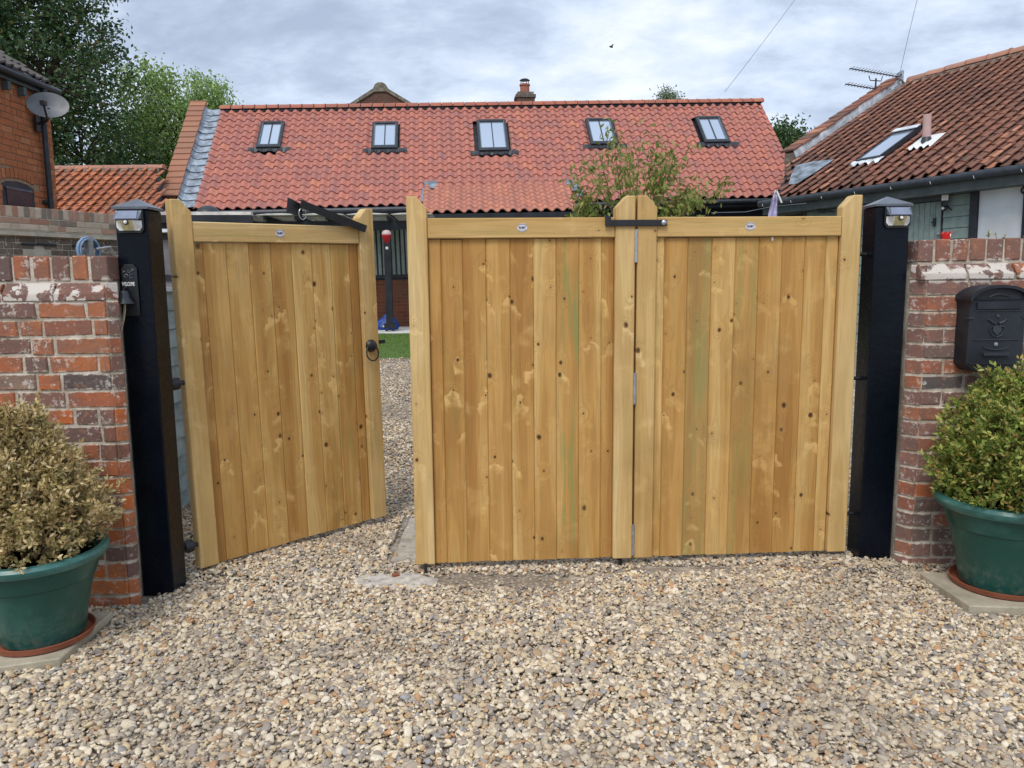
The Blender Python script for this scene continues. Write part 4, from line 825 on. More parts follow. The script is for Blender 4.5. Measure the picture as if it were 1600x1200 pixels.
sticker(gA, .565, 'RUBY'); sticker(gB, .573, 'RUBY'); sticker(gL, .565, 'RUBY')
for z0_, z1_ in ((1.589, 1.752), (.87, 1.032), (.065, .232)):
    b = MB(); b.tube([(1.1345, .004, z0_), (1.1345, .004, z1_)], .0095, 12); b.box(1.125, 1.1305, .006, .03, z0_, z1_); part('hinge', b, m_steel, gA, True)
# throw-over bar on the meeting stiles
b = MB(); b.box(-.165, .145, -.014, -.004, 1.766, 1.797); b.box(-.165, -.137, -.020, -.004, 1.766, 1.815); b.box(-.165, -.137, -.014, .075, 1.806, 1.815)
tb = bpart('throw_over_bar', b, m_iron, gB, .002)
b = MB(); b.lathe([(.014, 0), (.0135, .003), (.009, .007), (.001, .009)], 14, xf((.129, -.014, 1.782), (rad(90), 0, 0))); part('bolt', b, m_steel, tb, True)
b = MB(); b.tube([(.088, -.004, 1.745), (.088, .002, 1.745)], .006, 8); part('screw_head', b, m_terra, gB)
# drop bolts touching the ground
for x_ in (.05, 1.075):
    b = MB(); b.tube([(x_, .085, .004), (x_, .085, .50)], .0085, 8); b.box(x_-.02, x_+.02, .072, .079, .20, .42); part('drop_bolt', b, m_iron, gA)
    # the bolt foot shows in front of the leaf
b = MB(); b.tube([(.05, -.012, -.012), (.05, -.012, .06)], .0085, 8); b.tube([(1.075, .03, -.012), (1.075, .03, .06)], .0085, 8); part('bolt_foot', b, m_iron, gA)
# fallen petal stuck to the right leaf
b = MB(); b.prism([(0, -.012), (.006, -.003), (.005, .008), (-.003, .013), (-.006, .0)], -.001, .001, 'y', xf((.695, .022, 1.70), (0, 0, 0))); part('paper_scrap', b, m_white, gB)
# ring latch
b = MB(); b.lathe([(.038, 0), (.038, .008), (.030, .016), (.026, .030), (.016, .036), (.001, .038)], 10, xf((1.105, -.001, 1.115), (rad(90), 0, 0))); rl = part('latch_rose', b, m_iron, gL, True)
b = MB(); cx, cz, rr_ = 1.098, 1.09, .046; b.tube([(cx+rr_*math.sin(t*math.pi/12)*.9, -.020-.012*(1-math.cos(t*math.pi/12))/2, cz-rr_*(-math.cos(t*math.pi/12))-.016) for t in range(24)], .0045, 6, closed=True); part('ring_handle', b, m_iron, rl, True)
b = MB(); b.box(1.16, 1.232, .030, .042, 1.118, 1.140); part('latch_arm', b, m_iron, gL)
# steel angle arm lying across the top of the open leaf
ab = MB(); ab.box(-.20, .23, -.004, .0, -.021, .021); ab.box(-.20, .23, 0, .045, .017, .021)
part('top_arm', ab, m_iron, gL, False, (.87, -.030, 1.862), (rad(8), rad(17), 0))
ab = MB(); ab.prism([(-.045, -.035), (.05, -.05), (.045, .02), (-.04, .045)], 0, .006, 'y'); part('arm_plate', ab, m_iron, gL, False, (.665, .01, 1.905), (0, rad(6), 0))
b = MB(); b.tube([(.70+.022*math.cos(t*.5236), -.008, 1.868+.030*math.sin(t*.5236)) for t in range(12)], .0025, 5, closed=True); part('wire_loop', b, m_steel, gL, True)
for z_ in (.18, 1.02):
    b = MB(); b.tube([(-.10, .02, z_), (.0, .02, z_)], .012, 8); b.lathe([(.03, -.02), (.034, 0), (.03, .02)], 10, xf((-.045, .02, z_), (0, rad(90), 0))); part('hinge_pin', b, m_iron, gL, True)
for z_ in (.25, .98, 1.62):
    b = MB(); b.tube([(1.14, .035, z_), (1.20, .035, z_)], .010, 8); part('hinge_pin', b, m_iron, gB, True)

# ---------------------------------------------------------------- posts with solar lights
def gate_post(label, loc, wx, wy, h, rot=0):
    p = thing('gate_post', label, 'post', loc, (0, 0, rot), 'black gate posts')
    b = MB(); b.box(0, wx, 0, wy, -.05, h); bpart('shaft', b, m_black, p, .006)
    o = .008; b = MB(); b.add([(-o, -o, h+.001), (wx+o, -o, h+.001), (wx+o, wy+o, h+.001), (-o, wy+o, h+.001), (-o, -o, h+.012), (wx+o, -o, h+.012), (wx+o, wy+o, h+.012), (-o, wy+o, h+.012), (wx/2, wy/2, h+.055)],
                              [(0, 3, 2, 1), (0, 1, 5, 4), (1, 2, 6, 5), (2, 3, 7, 6), (3, 0, 4, 7), (4, 5, 8), (5, 6, 8), (6, 7, 8), (7, 4, 8)]); part('cap', b, m_cap, p)
    return p
pL = gate_post('shiny black square gate post at the left, next to the open gate', (-1.805, 3.572, 0), .150, .150, 1.843)
pR = gate_post('shiny black square gate post at the right, between the closed gate and the brick wall', (1.822, 3.895, 0), .168, .150, 1.852)
def solar(label, loc):
    s = thing('solar_light', label, 'solar light', loc, (0, 0, 0), 'solar wall lights')
    b = MB(); b.prism([(-.064, -.040), (-.052, -.055), (.052, -.055), (.064, -.040), (.064, .05), (-.064, .05)], -.012, .0, 'y'); bpart('back_plate', b, m_iron, s, .002)
    b = MB(); b.add([(-.058, -.013, .010), (.058, -.013, .010), (.056, -.046, .004), (-.056, -.046, .004), (-.060, -.013, .044), (.060, -.013, .044), (.044, -.016, .046), (-.044, -.016, .046)],
                    [(0, 1, 2, 3), (0, 4, 5, 1), (3, 2, 5, 4), (0, 3, 4), (1, 5, 2)]); part('hood', b, m_winside, s)
    b = MB(); b.add([(-.050, -.0445, .0060), (.050, -.0445, .0060), (.044, -.0170, .0430), (-.044, -.0170, .0430)], [(0, 1, 2, 3)]); part('solar_cell', b, m_pv, s, False, (0, -.002, .002))
    b = MB(); b.add([(-.030, -.046, .001), (.030, -.046, .001), (.026, -.018, -.043), (-.026, -.018, -.043)], [(0, 1, 2, 3)]); part('led_face', b, m_led, s)
    b = MB(); b.add([(-.030, -.046, .001), (-.026, -.018, -.043), (-.046, -.013, -.043), (-.058, -.013, -.028), (-.058, -.013, .001)], [(0, 1, 2, 3, 4)])
    b.add([(.030, -.046, .001), (.026, -.018, -.043), (.046, -.013, -.043), (.058, -.013, -.028), (.058, -.013, .001)], [(4, 3, 2, 1, 0)]); part('side_lens', b, m_white, s)
    b = MB(); b.lathe([(.0125, 0), (.0125, .006), (.009, .006)], 14, xf((0, -.042, -.008), (rad(90), 0, 0))); bz = part('sensor_bezel', b, m_iron, s, True)
    b = MB(); b.lathe([(.0085, 0), (.007, .005), (.001, .008)], 12, xf((0, -.048, -.008), (rad(90), 0, 0))); part('sensor_dome', b, m_white, bz, True)
    for sx in (-.054, .054):
        b = MB(); b.lathe([(.004, 0), (.003, .003), (.001, .004)], 8, xf((sx, -.012, .042), (rad(90), 0, 0))); part('screw', b, m_steel, s)
solar('solar wall light with yellowish LED face at the top of the left black post', (-1.733, 3.5715, 1.790))
solar('solar wall light with yellowish LED face at the top of the right black post', (1.923, 3.8945, 1.800))
# bell and welcome sign
be = thing('door_bell', 'black cast iron bell on a plate with white WELCOME lettering on the left post', 'bell', (-1.752, 3.570, 1.49))
b = MB(); b.prism([(-.036, -.13), (.036, -.13), (.036, .085), (.02, .105), (-.02, .105), (-.036, .085)], -.008, 0, 'y'); bpart('back_plate', b, m_iron, be, .002)
text('lettering', 'WELCOME', .024, m_white, be, (-.006, -.0095, .008), ex=.001, bold=.0006, sx=.5)
b = MB()
for cx_, cz_, r0, a0, a1 in ((-.014, .052, .010, 0, 5.2), (.012, .050, .011, 1, 6.0), (.004, .074, .008, 2, 7), (.018, .078, .006, 0, 5), (-.022, .070, .005, 0, 4)):
    b.tube([(cx_+r0*(1-.05*t)*math.cos(a0+(a1-a0)*t/10), -.011, cz_+r0*(1-.05*t)*math.sin(a0+(a1-a0)*t/10)) for t in range(11)], .0022, 5)
part('scroll_relief', b, m_winside, be, True)
b = MB(); b.lathe([(.001, .048), (.018, .046), (.022, .038), (.026, .015), (.034, .0), (.042, -.010), (.040, -.012), (.001, -.004)], 20, xf((-.012, -.046, -.062), (0, 0, 0))); part('bell', b, m_winframe, be, True)
b = MB(); b.tube([(-.012, -.01, .0), (-.012, -.046, -.006), (-.012, -.046, -.02)], .004, 6); part('hanger', b, m_iron, be)
b = MB(); pts = [(-.012, -.046, -.076), (-.014, -.05, -.11), (-.022, -.052, -.15), (-.036, -.055, -.20), (-.045, -.06, -.225), (-.075, -.07, -.245)]; b.tube(pts, [.0035, .0045, .0035, .004, .0055, .003], 6); b.tube([(x_+.005, y_-.003, z_) for x_, y_, z_ in pts[:4]], .0028, 5); part('rope', b, m_rope, be, True)

# ---------------------------------------------------------------- letterbox
mbx = thing('letterbox', 'black cast metal letterbox with arched lid and crest, fixed to the right brick wall', 'letterbox', (2.338, 3.815, 1.045))
mw, mh, mdp = .135, .345, .115
arch = [(mw*math.cos(math.pi*i/14), mh+.06*math.sin(math.pi*i/14)) for i in range(15)]
b = MB(); b.prism([(-mw, .03), (-mw+.03, 0), (mw-.03, 0), (mw, .03), (mw, mh)]+arch[1:-1]+[(-mw, mh)], -mdp, 0, 'y'); bpart('body', b, m_navy, mbx, .004)
arch2 = [((mw+.012)*math.cos(math.pi*i/14), mh+.004+.068*math.sin(math.pi*i/14)) for i in range(15)]
b = MB(); b.prism(arch2+[(a*.93, z_-.014) for a, z_ in reversed(arch2)], -mdp-.022, 0, 'y'); part('lid', b, m_navy, mbx)
b = MB(); b.box(-.105, .105, -mdp-.010, -mdp, .300, .335); b.box(-.12, .12, -mdp-.006, -mdp, .345, .350); bpart('posting_flap', b, m_navy, mbx, .002)
b = MB()
for z_ in (.292, .152, .035): b.box(-.112 if z_ > .1 else -.118, .112, -mdp-.005, -mdp, z_, z_+.004)
for s in (-1, 1): b.box(s*.132-.014, s*.132+.014, -mdp-.008, -mdp+.02, .256, .262)
part('moulding', b, m_winframe, mbx)
b = MB()   # crest relief: small crown, spread wings, shield
b.lathe([(.001, .013), (.006, .012), (.009, .006), (.009, 0), (.001, 0)], 10, xf((0, -mdp-.001, .262), (0, 0, 0)))
for s in (-1, 1):
    b.tube([(s*.008, -mdp-.003, .232), (s*.025, -mdp-.004, .238), (s*.04, -mdp-.003, .250), (s*.052, -mdp-.001, .251)], [.007, .006, .0045, .002], 6)
    b.tube([(s*.01, -mdp-.002, .222), (s*.034, -mdp-.003, .214), (s*.036, -mdp-.002, .195), (s*.022, -mdp-.002, .175), (0, -mdp-.002, .166)], [.004, .004, .003, .003, .003], 5)
b.prism([(-.02, .222), (.02, .222), (.02, .195), (0, .176), (-.02, .195)], -mdp-.005, -mdp, 'y'); part('crest', b, m_winframe, mbx, True)
b = MB()
b.tube([(x_*.05, -mdp-.003, .358+.014*(1-x_*x_)) for x_ in (-1, -.6, -.2, .2, .6, 1)], [.002, .004, .006, .006, .004, .002], 6); part('lid_crest', b, m_winframe, mbx, True)
b = MB(); b.lathe([(.010, 0), (.009, .004), (.004, .005)], 12, xf((.0, -mdp-.001, .132), (rad(90), 0, 0))); part('lock', b, m_steel, mbx, True)
b = MB(); b.tube([(x_*.06, -mdp-.004, .105+.012*x_*x_) for x_ in (-1, -.5, 0, .5, 1)], .003, 6); b.box(-.062, .062, -mdp-.016, -mdp, .078, .092); part('pull_handle', b, m_winframe, mbx, True)

# ---------------------------------------------------------------- pots, slabs, shrubs
def pot(label, loc, sc_, rot=0):
    p = thing('plant_pot', label, 'plant pot', loc, (0, 0, rot), 'green plastic plant pots')
    b = MB(); pr_ = [(.150, .012), (.165, .10), (.187, .20), (.199, .245), (.206, .25), (.209, .262), (.224, .318), (.222, .335), (.20, .335), (.19, .30)]
    b.lathe([(r_*sc_, z*sc_) for r_, z in pr_], 56); part('body', b, m_green_pot, p, True)
    b = MB(); b.lathe([(r_*sc_, z*sc_) for r_, z in [(.222, .322), (.246, .324), (.258, .338), (.259, .352), (.250, .364), (.232, .366), (.222, .355), (.215, .322)]], 56); part('rim', b, m_rim_pot, p, True)
    b = MB(); b.lathe([(.001, .30*sc_), (.214*sc_, .30*sc_), (.214*sc_, .312*sc_), (.001, .325*sc_)], 32); part('soil', b, m_soil, p)
    s = MB(); s.lathe([(r_*sc_, z) for r_, z in [(.001, .0), (.165, .0), (.178, .006), (.186, .030), (.181, .031), (.172, .010), (.001, .009)]], 48)
    return p, s
pl_, s_m = pot('green plastic pot of the browning shrub, at the left on a concrete slab', (-1.975, 3.06, .045), 1.05)
tag(part('pot_saucer', s_m, m_terra, None, True, (-1.975, 3.06, .0405)), 'terracotta coloured saucer under the left green pot', 'saucer', 'saucers under the pots')
pr2, s_m = pot('green plastic pot of the leafy green shrub, at the right under the letterbox', (2.315, 3.50, .050), 1.17)
tag(part('pot_saucer', s_m, m_terra, None, True, (2.315, 3.50, .0455)), 'terracotta coloured saucer under the right green pot', 'saucer', 'saucers under the pots')
b = MB(); b.prism([(-2.70, 2.84), (-2.01, 2.80), (-1.80, 2.875), (-1.815, 3.31), (-2.70, 3.34)], .0, .040, 'z'); o = bpart('paving_slab', b, m_slab, None, .005); tag(o, 'buff concrete slab under the left pot', 'paving slab', 'slabs under the pots')
b = MB(); b.prism([(2.035, 3.265), (2.72, 3.20), (2.75, 3.68), (2.02, 3.66)], .0, .045, 'z'); o = bpart('paving_slab', b, m_slab, None, .005); tag(o, 'buff concrete slab under the right pot', 'paving slab', 'slabs under the pots')
for i in range(4):
    b = MB(); y0_ = 3.985+i*.188; b.prism([(-.665+.01*(i % 2), y0_), (-.05, y0_+.03), (-.05, y0_+.21), (-.66, y0_+.18)], -.01, .014+R.uniform(0, .003), 'z'); o = bpart('paving_block', b, m_block, None, .003); tag(o, ['grey paving block nearest the gate in the strip behind the middle gate leaf', 'second grey paving block behind the middle gate leaf', 'third grey paving block behind the middle gate leaf', 'farthest grey paving block in the strip behind the middle gate leaf'][i], 'paving block', 'paving blocks behind the gate')
# rough concrete footing and brick crumb by the left drop bolt
b = MB(); n = 18; rr0 = [1+R.uniform(-.22, .22) for _ in range(n)]
top = [(-.60+.20*rr0[i]*math.cos(i*2*math.pi/n), 3.715+.085*rr0[i]*math.sin(i*2*math.pi/n), .010+R.uniform(-.003, .004)) for i in range(n)]
b.add(top+[(-.60, 3.715, .018)]+[(x_*1.0+(x_+.6)*.25, y_+(y_-3.715)*.25, -.01) for x_, y_, z_ in top], [(i, (i+1) % n, n) for i in range(n)]+[(i, (i+1) % n, n+1+(i+1) % n, n+1+i) for i in range(n)])
tag(part('concrete_footing', b, m_conc, None), 'rough pale concrete patch in the gravel at the foot of the middle gate', 'concrete')
b = MB(); b.box(-.018, .018, -.012, .012, 0, .018); o = bpart('brick_crumb', b, m_terra, None, .004, (-.605, 3.76, .012), (.1, .1, .5)); tag(o, 'small broken piece of red brick on the concrete patch', 'brick fragment')

def leaf_cloud(name, P, D_, Ls, Ws, mat, parent, droop=0, kind=None):
    """P points, D_ directions (n,3), sizes; one folded leaf each"""
    n = len(P); P = np.asarray(P); D_ = D_/np.linalg.norm(D_, axis=1, keepdims=True)
    r = NR.normal(size=(n, 3)); S_ = np.cross(D_, r); S_ /= np.linalg.norm(S_, axis=1, keepdims=True)+1e-9; U_ = np.cross(S_, D_)
    Ls = np.asarray(Ls)[:, None]; Ws = np.asarray(Ws)[:, None]
    base = P; tip = P+D_*Ls; mid = P+D_*Ls*.5; l = mid+S_*Ws*.5+U_*Ws*.18; rr_ = mid-S_*Ws*.5+U_*Ws*.18
    V = np.stack([base, l, tip, rr_], 1).reshape(-1, 3); me = bpy.data.meshes.new(name); me.vertices.add(4*n); me.vertices.foreach_set('co', V.ravel().astype(np.float32))
    me.loops.add(6*n); idx = (np.arange(n)*4)[:, None]+np.array([0, 1, 2, 0, 2, 3])[None]; me.loops.foreach_set('vertex_index', idx.ravel().astype(np.int32))
    me.polygons.add(2*n); me.polygons.foreach_set('loop_start', np.arange(0, 6*n, 3).astype(np.int32)); me.update(calc_edges=True); me.validate(); me.materials.append(mat)
    o = link(name, me, parent)
    if kind: o['kind'] = kind
    return o
def shrub(name, label, loc, rfun, H, mat, nshoot, seed, leaf=(.011, .018), shape=None, tw=1.0):
    rs = np.random.RandomState(seed); t = thing(name, label, 'shrub', loc)
    P, D_, Ls, Ws = [], [], [], []; st = MB()
    for k in range(nshoot):
        h = rs.uniform(0, 1)**.85; a = rs.uniform(0, 2*math.pi); rad_ = rfun(h, a)
        depth = rs.uniform(.62, 1.04) if rs.rand() < .8 else rs.uniform(.2, .6)
        nz = noise.noise(Vector((math.cos(a)*1.6, math.sin(a)*1.6, h*3.2+seed)))*.46+noise.noise(Vector((math.cos(a)*4, math.sin(a)*4, h*8+seed)))*.26
        rr_ = rad_*(1+nz)*depth
        base = np.array([rr_*math.cos(a), rr_*math.sin(a), h*H*(1+nz*.2)])
        d = np.array([math.cos(a)*.8, math.sin(a)*.8, .55+.9*h])+rs.normal(0, .33, 3); d /= np.linalg.norm(d)
        ln = rs.uniform(.035, .075)*(1.0+.9*(rs.rand() < .06)); nl = int(9*ln/.05)+2
        if k % 4 == 0: st.tube([tuple(base-d*.05), tuple(base+d*ln)], .0014, 4, False)
        for j in range(nl):
            u = j/nl; q = base+d*ln*u+rs.normal(0, .004, 3); dd = d*.9+rs.normal(0, .75, 3); P.append(q); D_.append(dd); s = rs.uniform(*leaf); Ls.append(s*1.35); Ws.append(s*.62)
    for k in range(46):
        a = rs.uniform(0, 2*math.pi); h = rs.uniform(.25, .9); rr_ = rfun(h, a)*.75; st.tube([(rs.uniform(-.03, .03), rs.uniform(-.03, .03), -.02), (rr_*.4*math.cos(a), rr_*.4*math.sin(a), h*H*.5), (rr_*math.cos(a), rr_*math.sin(a), h*H)], [.006, .004, .002], 5, False)
    leaf_cloud('leaves', P, np.array(D_), Ls, Ws, mat, t); part('stems', st, m_twig, t)
    return t
def rL(h, a): return float(np.interp(h, [0, .15, .35, .55, .75, .88, 1], [.215, .265, .255, .20, .14, .09, .05]))
shrub('shrub', 'drying box shrub with brown and straw coloured leaves, in the left green pot', (-2.01, 3.08, .40), rL, .555, m_leaf_dry, 2500, 3, (.014, .022))
def rR(h, a): return float(np.interp(h, [0, .12, .3, .5, .7, .85, 1], [.26, .32, .335, .30, .235, .15, .06]))
shrub('shrub', 'bushy green box shrub with yellow tips, in the right green pot', (2.365, 3.50, .43), rR, .575, m_leaf_box, 3000, 5, (.015, .025))
# a few taller loose sprigs on the left shrub come with the shrub's own outline

# ---------------------------------------------------------------- garden odds and ends behind the gate
fe = thing('board_fence', 'pale grey green boarded fence glimpsed between the left post and the open gate', 'fence', (-2.19, 4.35, 0), (0, 0, rad(90)))
for i in range(12):
    b = MB(); L_ = 3.1; b.prism([(-.0, i*.12+.02), (.022, i*.12+.02), (.022, i*.12+.138), (.012, i*.12+.138)], 0, L_, 'x'); part('board', b, m_fence, fe)
b = MB(); b.box(-.02, 3.15, -.03, .05, 1.462, 1.485); part('capping', b, m_lead_w, fe)
for xx in (.1, 1.6, 3.05):
    b = MB(); b.box(xx, xx+.07, .024, .09, 0, 1.46); part('fence_post', b, m_fence, fe)
b = MB(); b.box(.70, .76, -.012, -.001, 1.02, 1.06); b.tube([(.73, -.02, 1.05), (.76, -.03, 1.05), (.76, -.03, .88), (.73, -.02, .86)], .005, 6); part('gate_hook', b, m_iron, fe)
le = thing('garden_shelter', 'dark framed garden shelter with grey panes behind the left post', 'shelter', (-4.15, 8.4, 0), (0, 0, .1))
b = MB()
for xx in (0, .62, 1.24): b.box(xx, xx+.06, 0, .06, 0, 2.05)
for zz0 in (1.02, 1.55, 1.99): b.box(.06, .62, .005, .055, zz0, zz0+.06); b.box(.68, 1.24, .005, .055, zz0, zz0+.06)
part('frame', b, m_navy, le)
for (xx, z0_, z1_) in ((.06, 1.08, 1.55), (.06, 1.61, 1.99), (.68, 1.08, 1.55), (.68, 1.61, 1.99)):
    b = MB(); b.box(xx, xx+.56, .025, .035, z0_, z1_); part('pane', b, m_fadedplank, le)
for zz0, nm, mm in ((2.06, 'gutter', m_lead_w), (2.16, 'roof_edge', m_navy), (2.24, 'trim', m_poly), (.93, 'sill', m_poly), (1.36, 'blind_rail', m_lead_w)):
    b = MB(); b.box(-.05, 1.35, -.08, .02, zz0, zz0+.035 if nm != 'roof_edge' else zz0+.07); part(nm, b, mm, le)
b = MB(); b.box(-.05, 1.35, 0.022, 1.3, 2.10, 2.16); part('roof', b, m_navy, le)

pe = thing('pergola', 'dark timber pergola with a clear ridged roof edge in front of the barn', 'pergola', (-6.7, 15.5, .515), (0, 0, .05))
b = MB(); b.box(0, 5.1, 0, .10, 2.05, 2.22); part('beam', b, m_navy, pe)
for i in range(9):
    b = MB(); xx = .05+i*.6; b.box(xx, xx+.06, -.25, 1.8, 2.225, 2.30); part('rafter', b, m_navy, pe)
for i in range(6):
    b = MB(); xx = .0+i*.87; b.prism([(xx, 2.325), (xx+.2, 2.345), (xx+.5, 2.350), (xx+.80, 2.33), (xx+.80, 2.320), (xx, 2.315)], -.32, 1.8, 'y'); part('roof_sheet', b, m_poly, pe)
for xx in (.1, 4.15):
    b = MB(); b.box(xx, xx+.135, .0, .135, .09, 2.05); po_ = part('post', b, m_navy, pe)
    b = MB(); b.box(xx-.04, xx+.175, -.04, .175, .07, .16); b.tube([(xx+.0675, .0675, .02), (xx+.0675, .0675, .07)], .02, 8); b.tube([(xx-.03, .0675, .0), (xx+.0675, .0675, .05), (xx+.165, .0675, .0)], .012, 6); part('post_shoe', b, m_iron, po_)
hb = thing('balloon_ornament', 'small red and white hot air balloon ornament hanging from the pergola', 'ornament', (-2.42, 15.25, 2.33), (0, 0, 0)); hb.scale = (.78, .78, .85)
b = MB(); b.lathe([(.03, -.08), (.075, -.01), (.115, .07), (.125, .115), (.11, .175), (.065, .215), (.001, .225)], 20); part('envelope', b, m_balloon, hb, True)
b = MB(); b.box(-.03, .03, -.03, .03, -.21, -.155); part('basket', b, m_white, hb)
b = MB()
for sx in (-1, 1):
    for sy in (-1, 1): b.tube([(sx*.025, sy*.025, -.16), (sx*.025, sy*.025, -.07)], .003, 4)
b.tube([(0, 0, .21), (0, 0, .42)], .004, 4); part('cords', b, m_iron, hb)
bl = thing('cushion_bag', 'crumpled bright blue plastic bag on the pale patio beyond the gate gap', 'bag', (-2.62, 16.3, .515), (0, 0, .3)); bl.scale = (.8, .8, .75)
b = MB(); b.lathe([(.30, .0), (.34, .08), (.27, .22), (.15, .36), (.04, .46), (.001, .47)], 14); b.v = [(x_*(1+.25*noise.noise(Vector((x_*5, y_*5, z_*5)))), y_*.7, z_*(1+.2*noise.noise(Vector((x_*6, 3, z_*4))))) for x_, y_, z_ in b.v]; part('sack', b, m_blue, bl)
b = MB(); b.box(-.17, -.09, -.252, -.240, .09, .13); part('print_patch', b, m_white, bl)
dc = thing('patio_heater', 'dark domed hood of a patio heater peeping over the left gate', 'patio heater', (-4.62, 12, .43))
b = MB(); b.lathe([(.20, 2.08), (.21, 2.10), (.19, 2.16), (.14, 2.22), (.07, 2.26), (.001, 2.27)], 24); part('hood', b, m_winframe, dc, True)
b = MB(); b.lathe([(.20, 0), (.20, .5), (.05, .55), (.03, .6), (.03, 2.08)], 16); part('stand', b, m_winframe, dc, True)
hr = thing('hose_reel', 'blue garden hose coiled on a wall reel behind the left garden wall', 'hose reel', (-4.93, 9.05, 1.90), (0, 0, rad(60)))
b = MB()
for k in range(7):
    rr_ = .135+.010*(k % 3); yo = -.02-.022*(k//2); b.tube([(rr_*math.cos(t*.2618)*.85, yo, rr_*math.sin(t*.2618)) for t in range(24)], .011, 6, closed=True)
part('hose', b, m_hose, hr, True)
b = MB(); b.lathe([(.04, -.09), (.04, .03)], 10, xf((0, 0, 0), (rad(90), 0, 0))); b.box(-.02, .02, -.12, .0, -.16, .16); b.tube([(.05, -.12, .02), (.22, -.12, .05), (.30, -.10, -.05), (.5, -.08, -.12)], .015, 6); part('reel', b, m_steel, hr, True)
# clothes line and garment
cl = MB(); cl.tube([(3.05, 11.9, 2.505), (3.6, 12, 2.52), (4.02, 12.0, 2.60), (4.6, 12.2, 2.66)], .006, 5); tag(part('washing_line', cl, m_winside, None, True), 'thin washing line strung above the right gate leaf', 'washing line')
gmn = thing('garment', 'lilac cloth garment pegged on the washing line by the end of the grey gutter', 'garment', (4.04, 11.98, 2.60))
b = MB(); nn_ = 9; rows = 7; vs = []
for j in range(rows):
    for i in range(nn_):
        u = i/(nn_-1)-.5; v_ = j/(rows-1); wd = .07+.10*v_**.8; vs.append((u*wd-.03*v_, .025*math.sin(u*14+v_*2), .23-.50*v_-.35*abs(u)*(1-v_)*.6))
b.add(vs, [(j*nn_+i, j*nn_+i+1, (j+1)*nn_+i+1, (j+1)*nn_+i) for j in range(rows-1) for i in range(nn_-1)]); cg = part('cloth', b, m_cloth, gmn, True)
so = cg.modifiers.new('thick', 'SOLIDIFY'); so.thickness = .006
b = MB(); b.tube([(.02, 0, .23), (.10, -.01, .05)], .014, 6); b.tube([(.0, 0, .24), (-.02, 0, .10)], .010, 6); part('sleeve', b, m_white, gmn)
# red cup on the wall and weeds
cu = thing('cup', 'small red plastic cup with a jagged rim standing on the right brick wall', 'cup', (2.222, 3.98, 1.692))
b = MB(); n = 14; vs = [(.019*math.cos(2*math.pi*i/n), .019*math.sin(2*math.pi*i/n), 0) for i in range(n)]+[(.026*math.cos(2*math.pi*i/n), .026*math.sin(2*math.pi*i/n), .040 if i % 2 else .024) for i in range(n)]
b.add(vs, [(i, (i+1) % n, n+(i+1) % n, n+i) for i in range(n)]+[tuple(range(n))]); o = part('bowl', b, m_red, cu); so = o.modifiers.new('thick', 'SOLIDIFY'); so.thickness = .003
b = MB()
b.box(.004, .009, -.0285, -.0265, .012, .026)
part('white_stripe', b, m_white, cu)
for lab, x_, nst in (('weed sprigs growing behind the top of the right wall beside the white door', 2.60, 9),):
    t = thing('weed', lab, 'weed', (x_, 4.12, 1.56)); P, D_ = [], []; st = MB()
    for k in range(nst):
        bx_ = R.uniform(-.16, .14); tp = (bx_+R.uniform(-.03, .03), R.uniform(-.03, .03), R.uniform(.10, .20)); st.tube([(bx_, 0, -.02), tp], .0015, 4)
        for j in range(12): u = R.uniform(.4, 1); P.append((bx_+(tp[0]-bx_)*u, tp[1]*u, tp[2]*u)); D_.append((R.uniform(-1, 1), R.uniform(-1, 1), R.uniform(0, 1)))
    leaf_cloud('leaves', P, np.array(D_), [.018]*len(P), [.008]*len(P), m_leaf_box, t); part('stems', st, m_twig, t)

t = thing('weed', 'small green weeds growing at the foot of the right brick wall by the gate post', 'weed', (2.10, 3.76, .0)); P, D_ = [], []; st = MB()
for k in range(26):
    bx_, by_ = R.gauss(0, .05), R.gauss(0, .015); tp = (bx_+R.uniform(-.02, .02), by_+R.uniform(-.02, .01), R.uniform(.012, .035)); st.tube([(bx_, by_, 0), tp], .001, 4)
    for j in range(7): P.append(tuple(Vector(tp)+Vector((R.gauss(0, .006), R.gauss(0, .006), R.gauss(0, .004))))); D_.append((R.uniform(-1, 1), R.uniform(-1, 1), R.uniform(0, .8)))
leaf_cloud('leaves', P, np.array(D_), [.012]*len(P), [.007]*len(P), m_leaf_right, t); part('stems', st, m_twig, t)
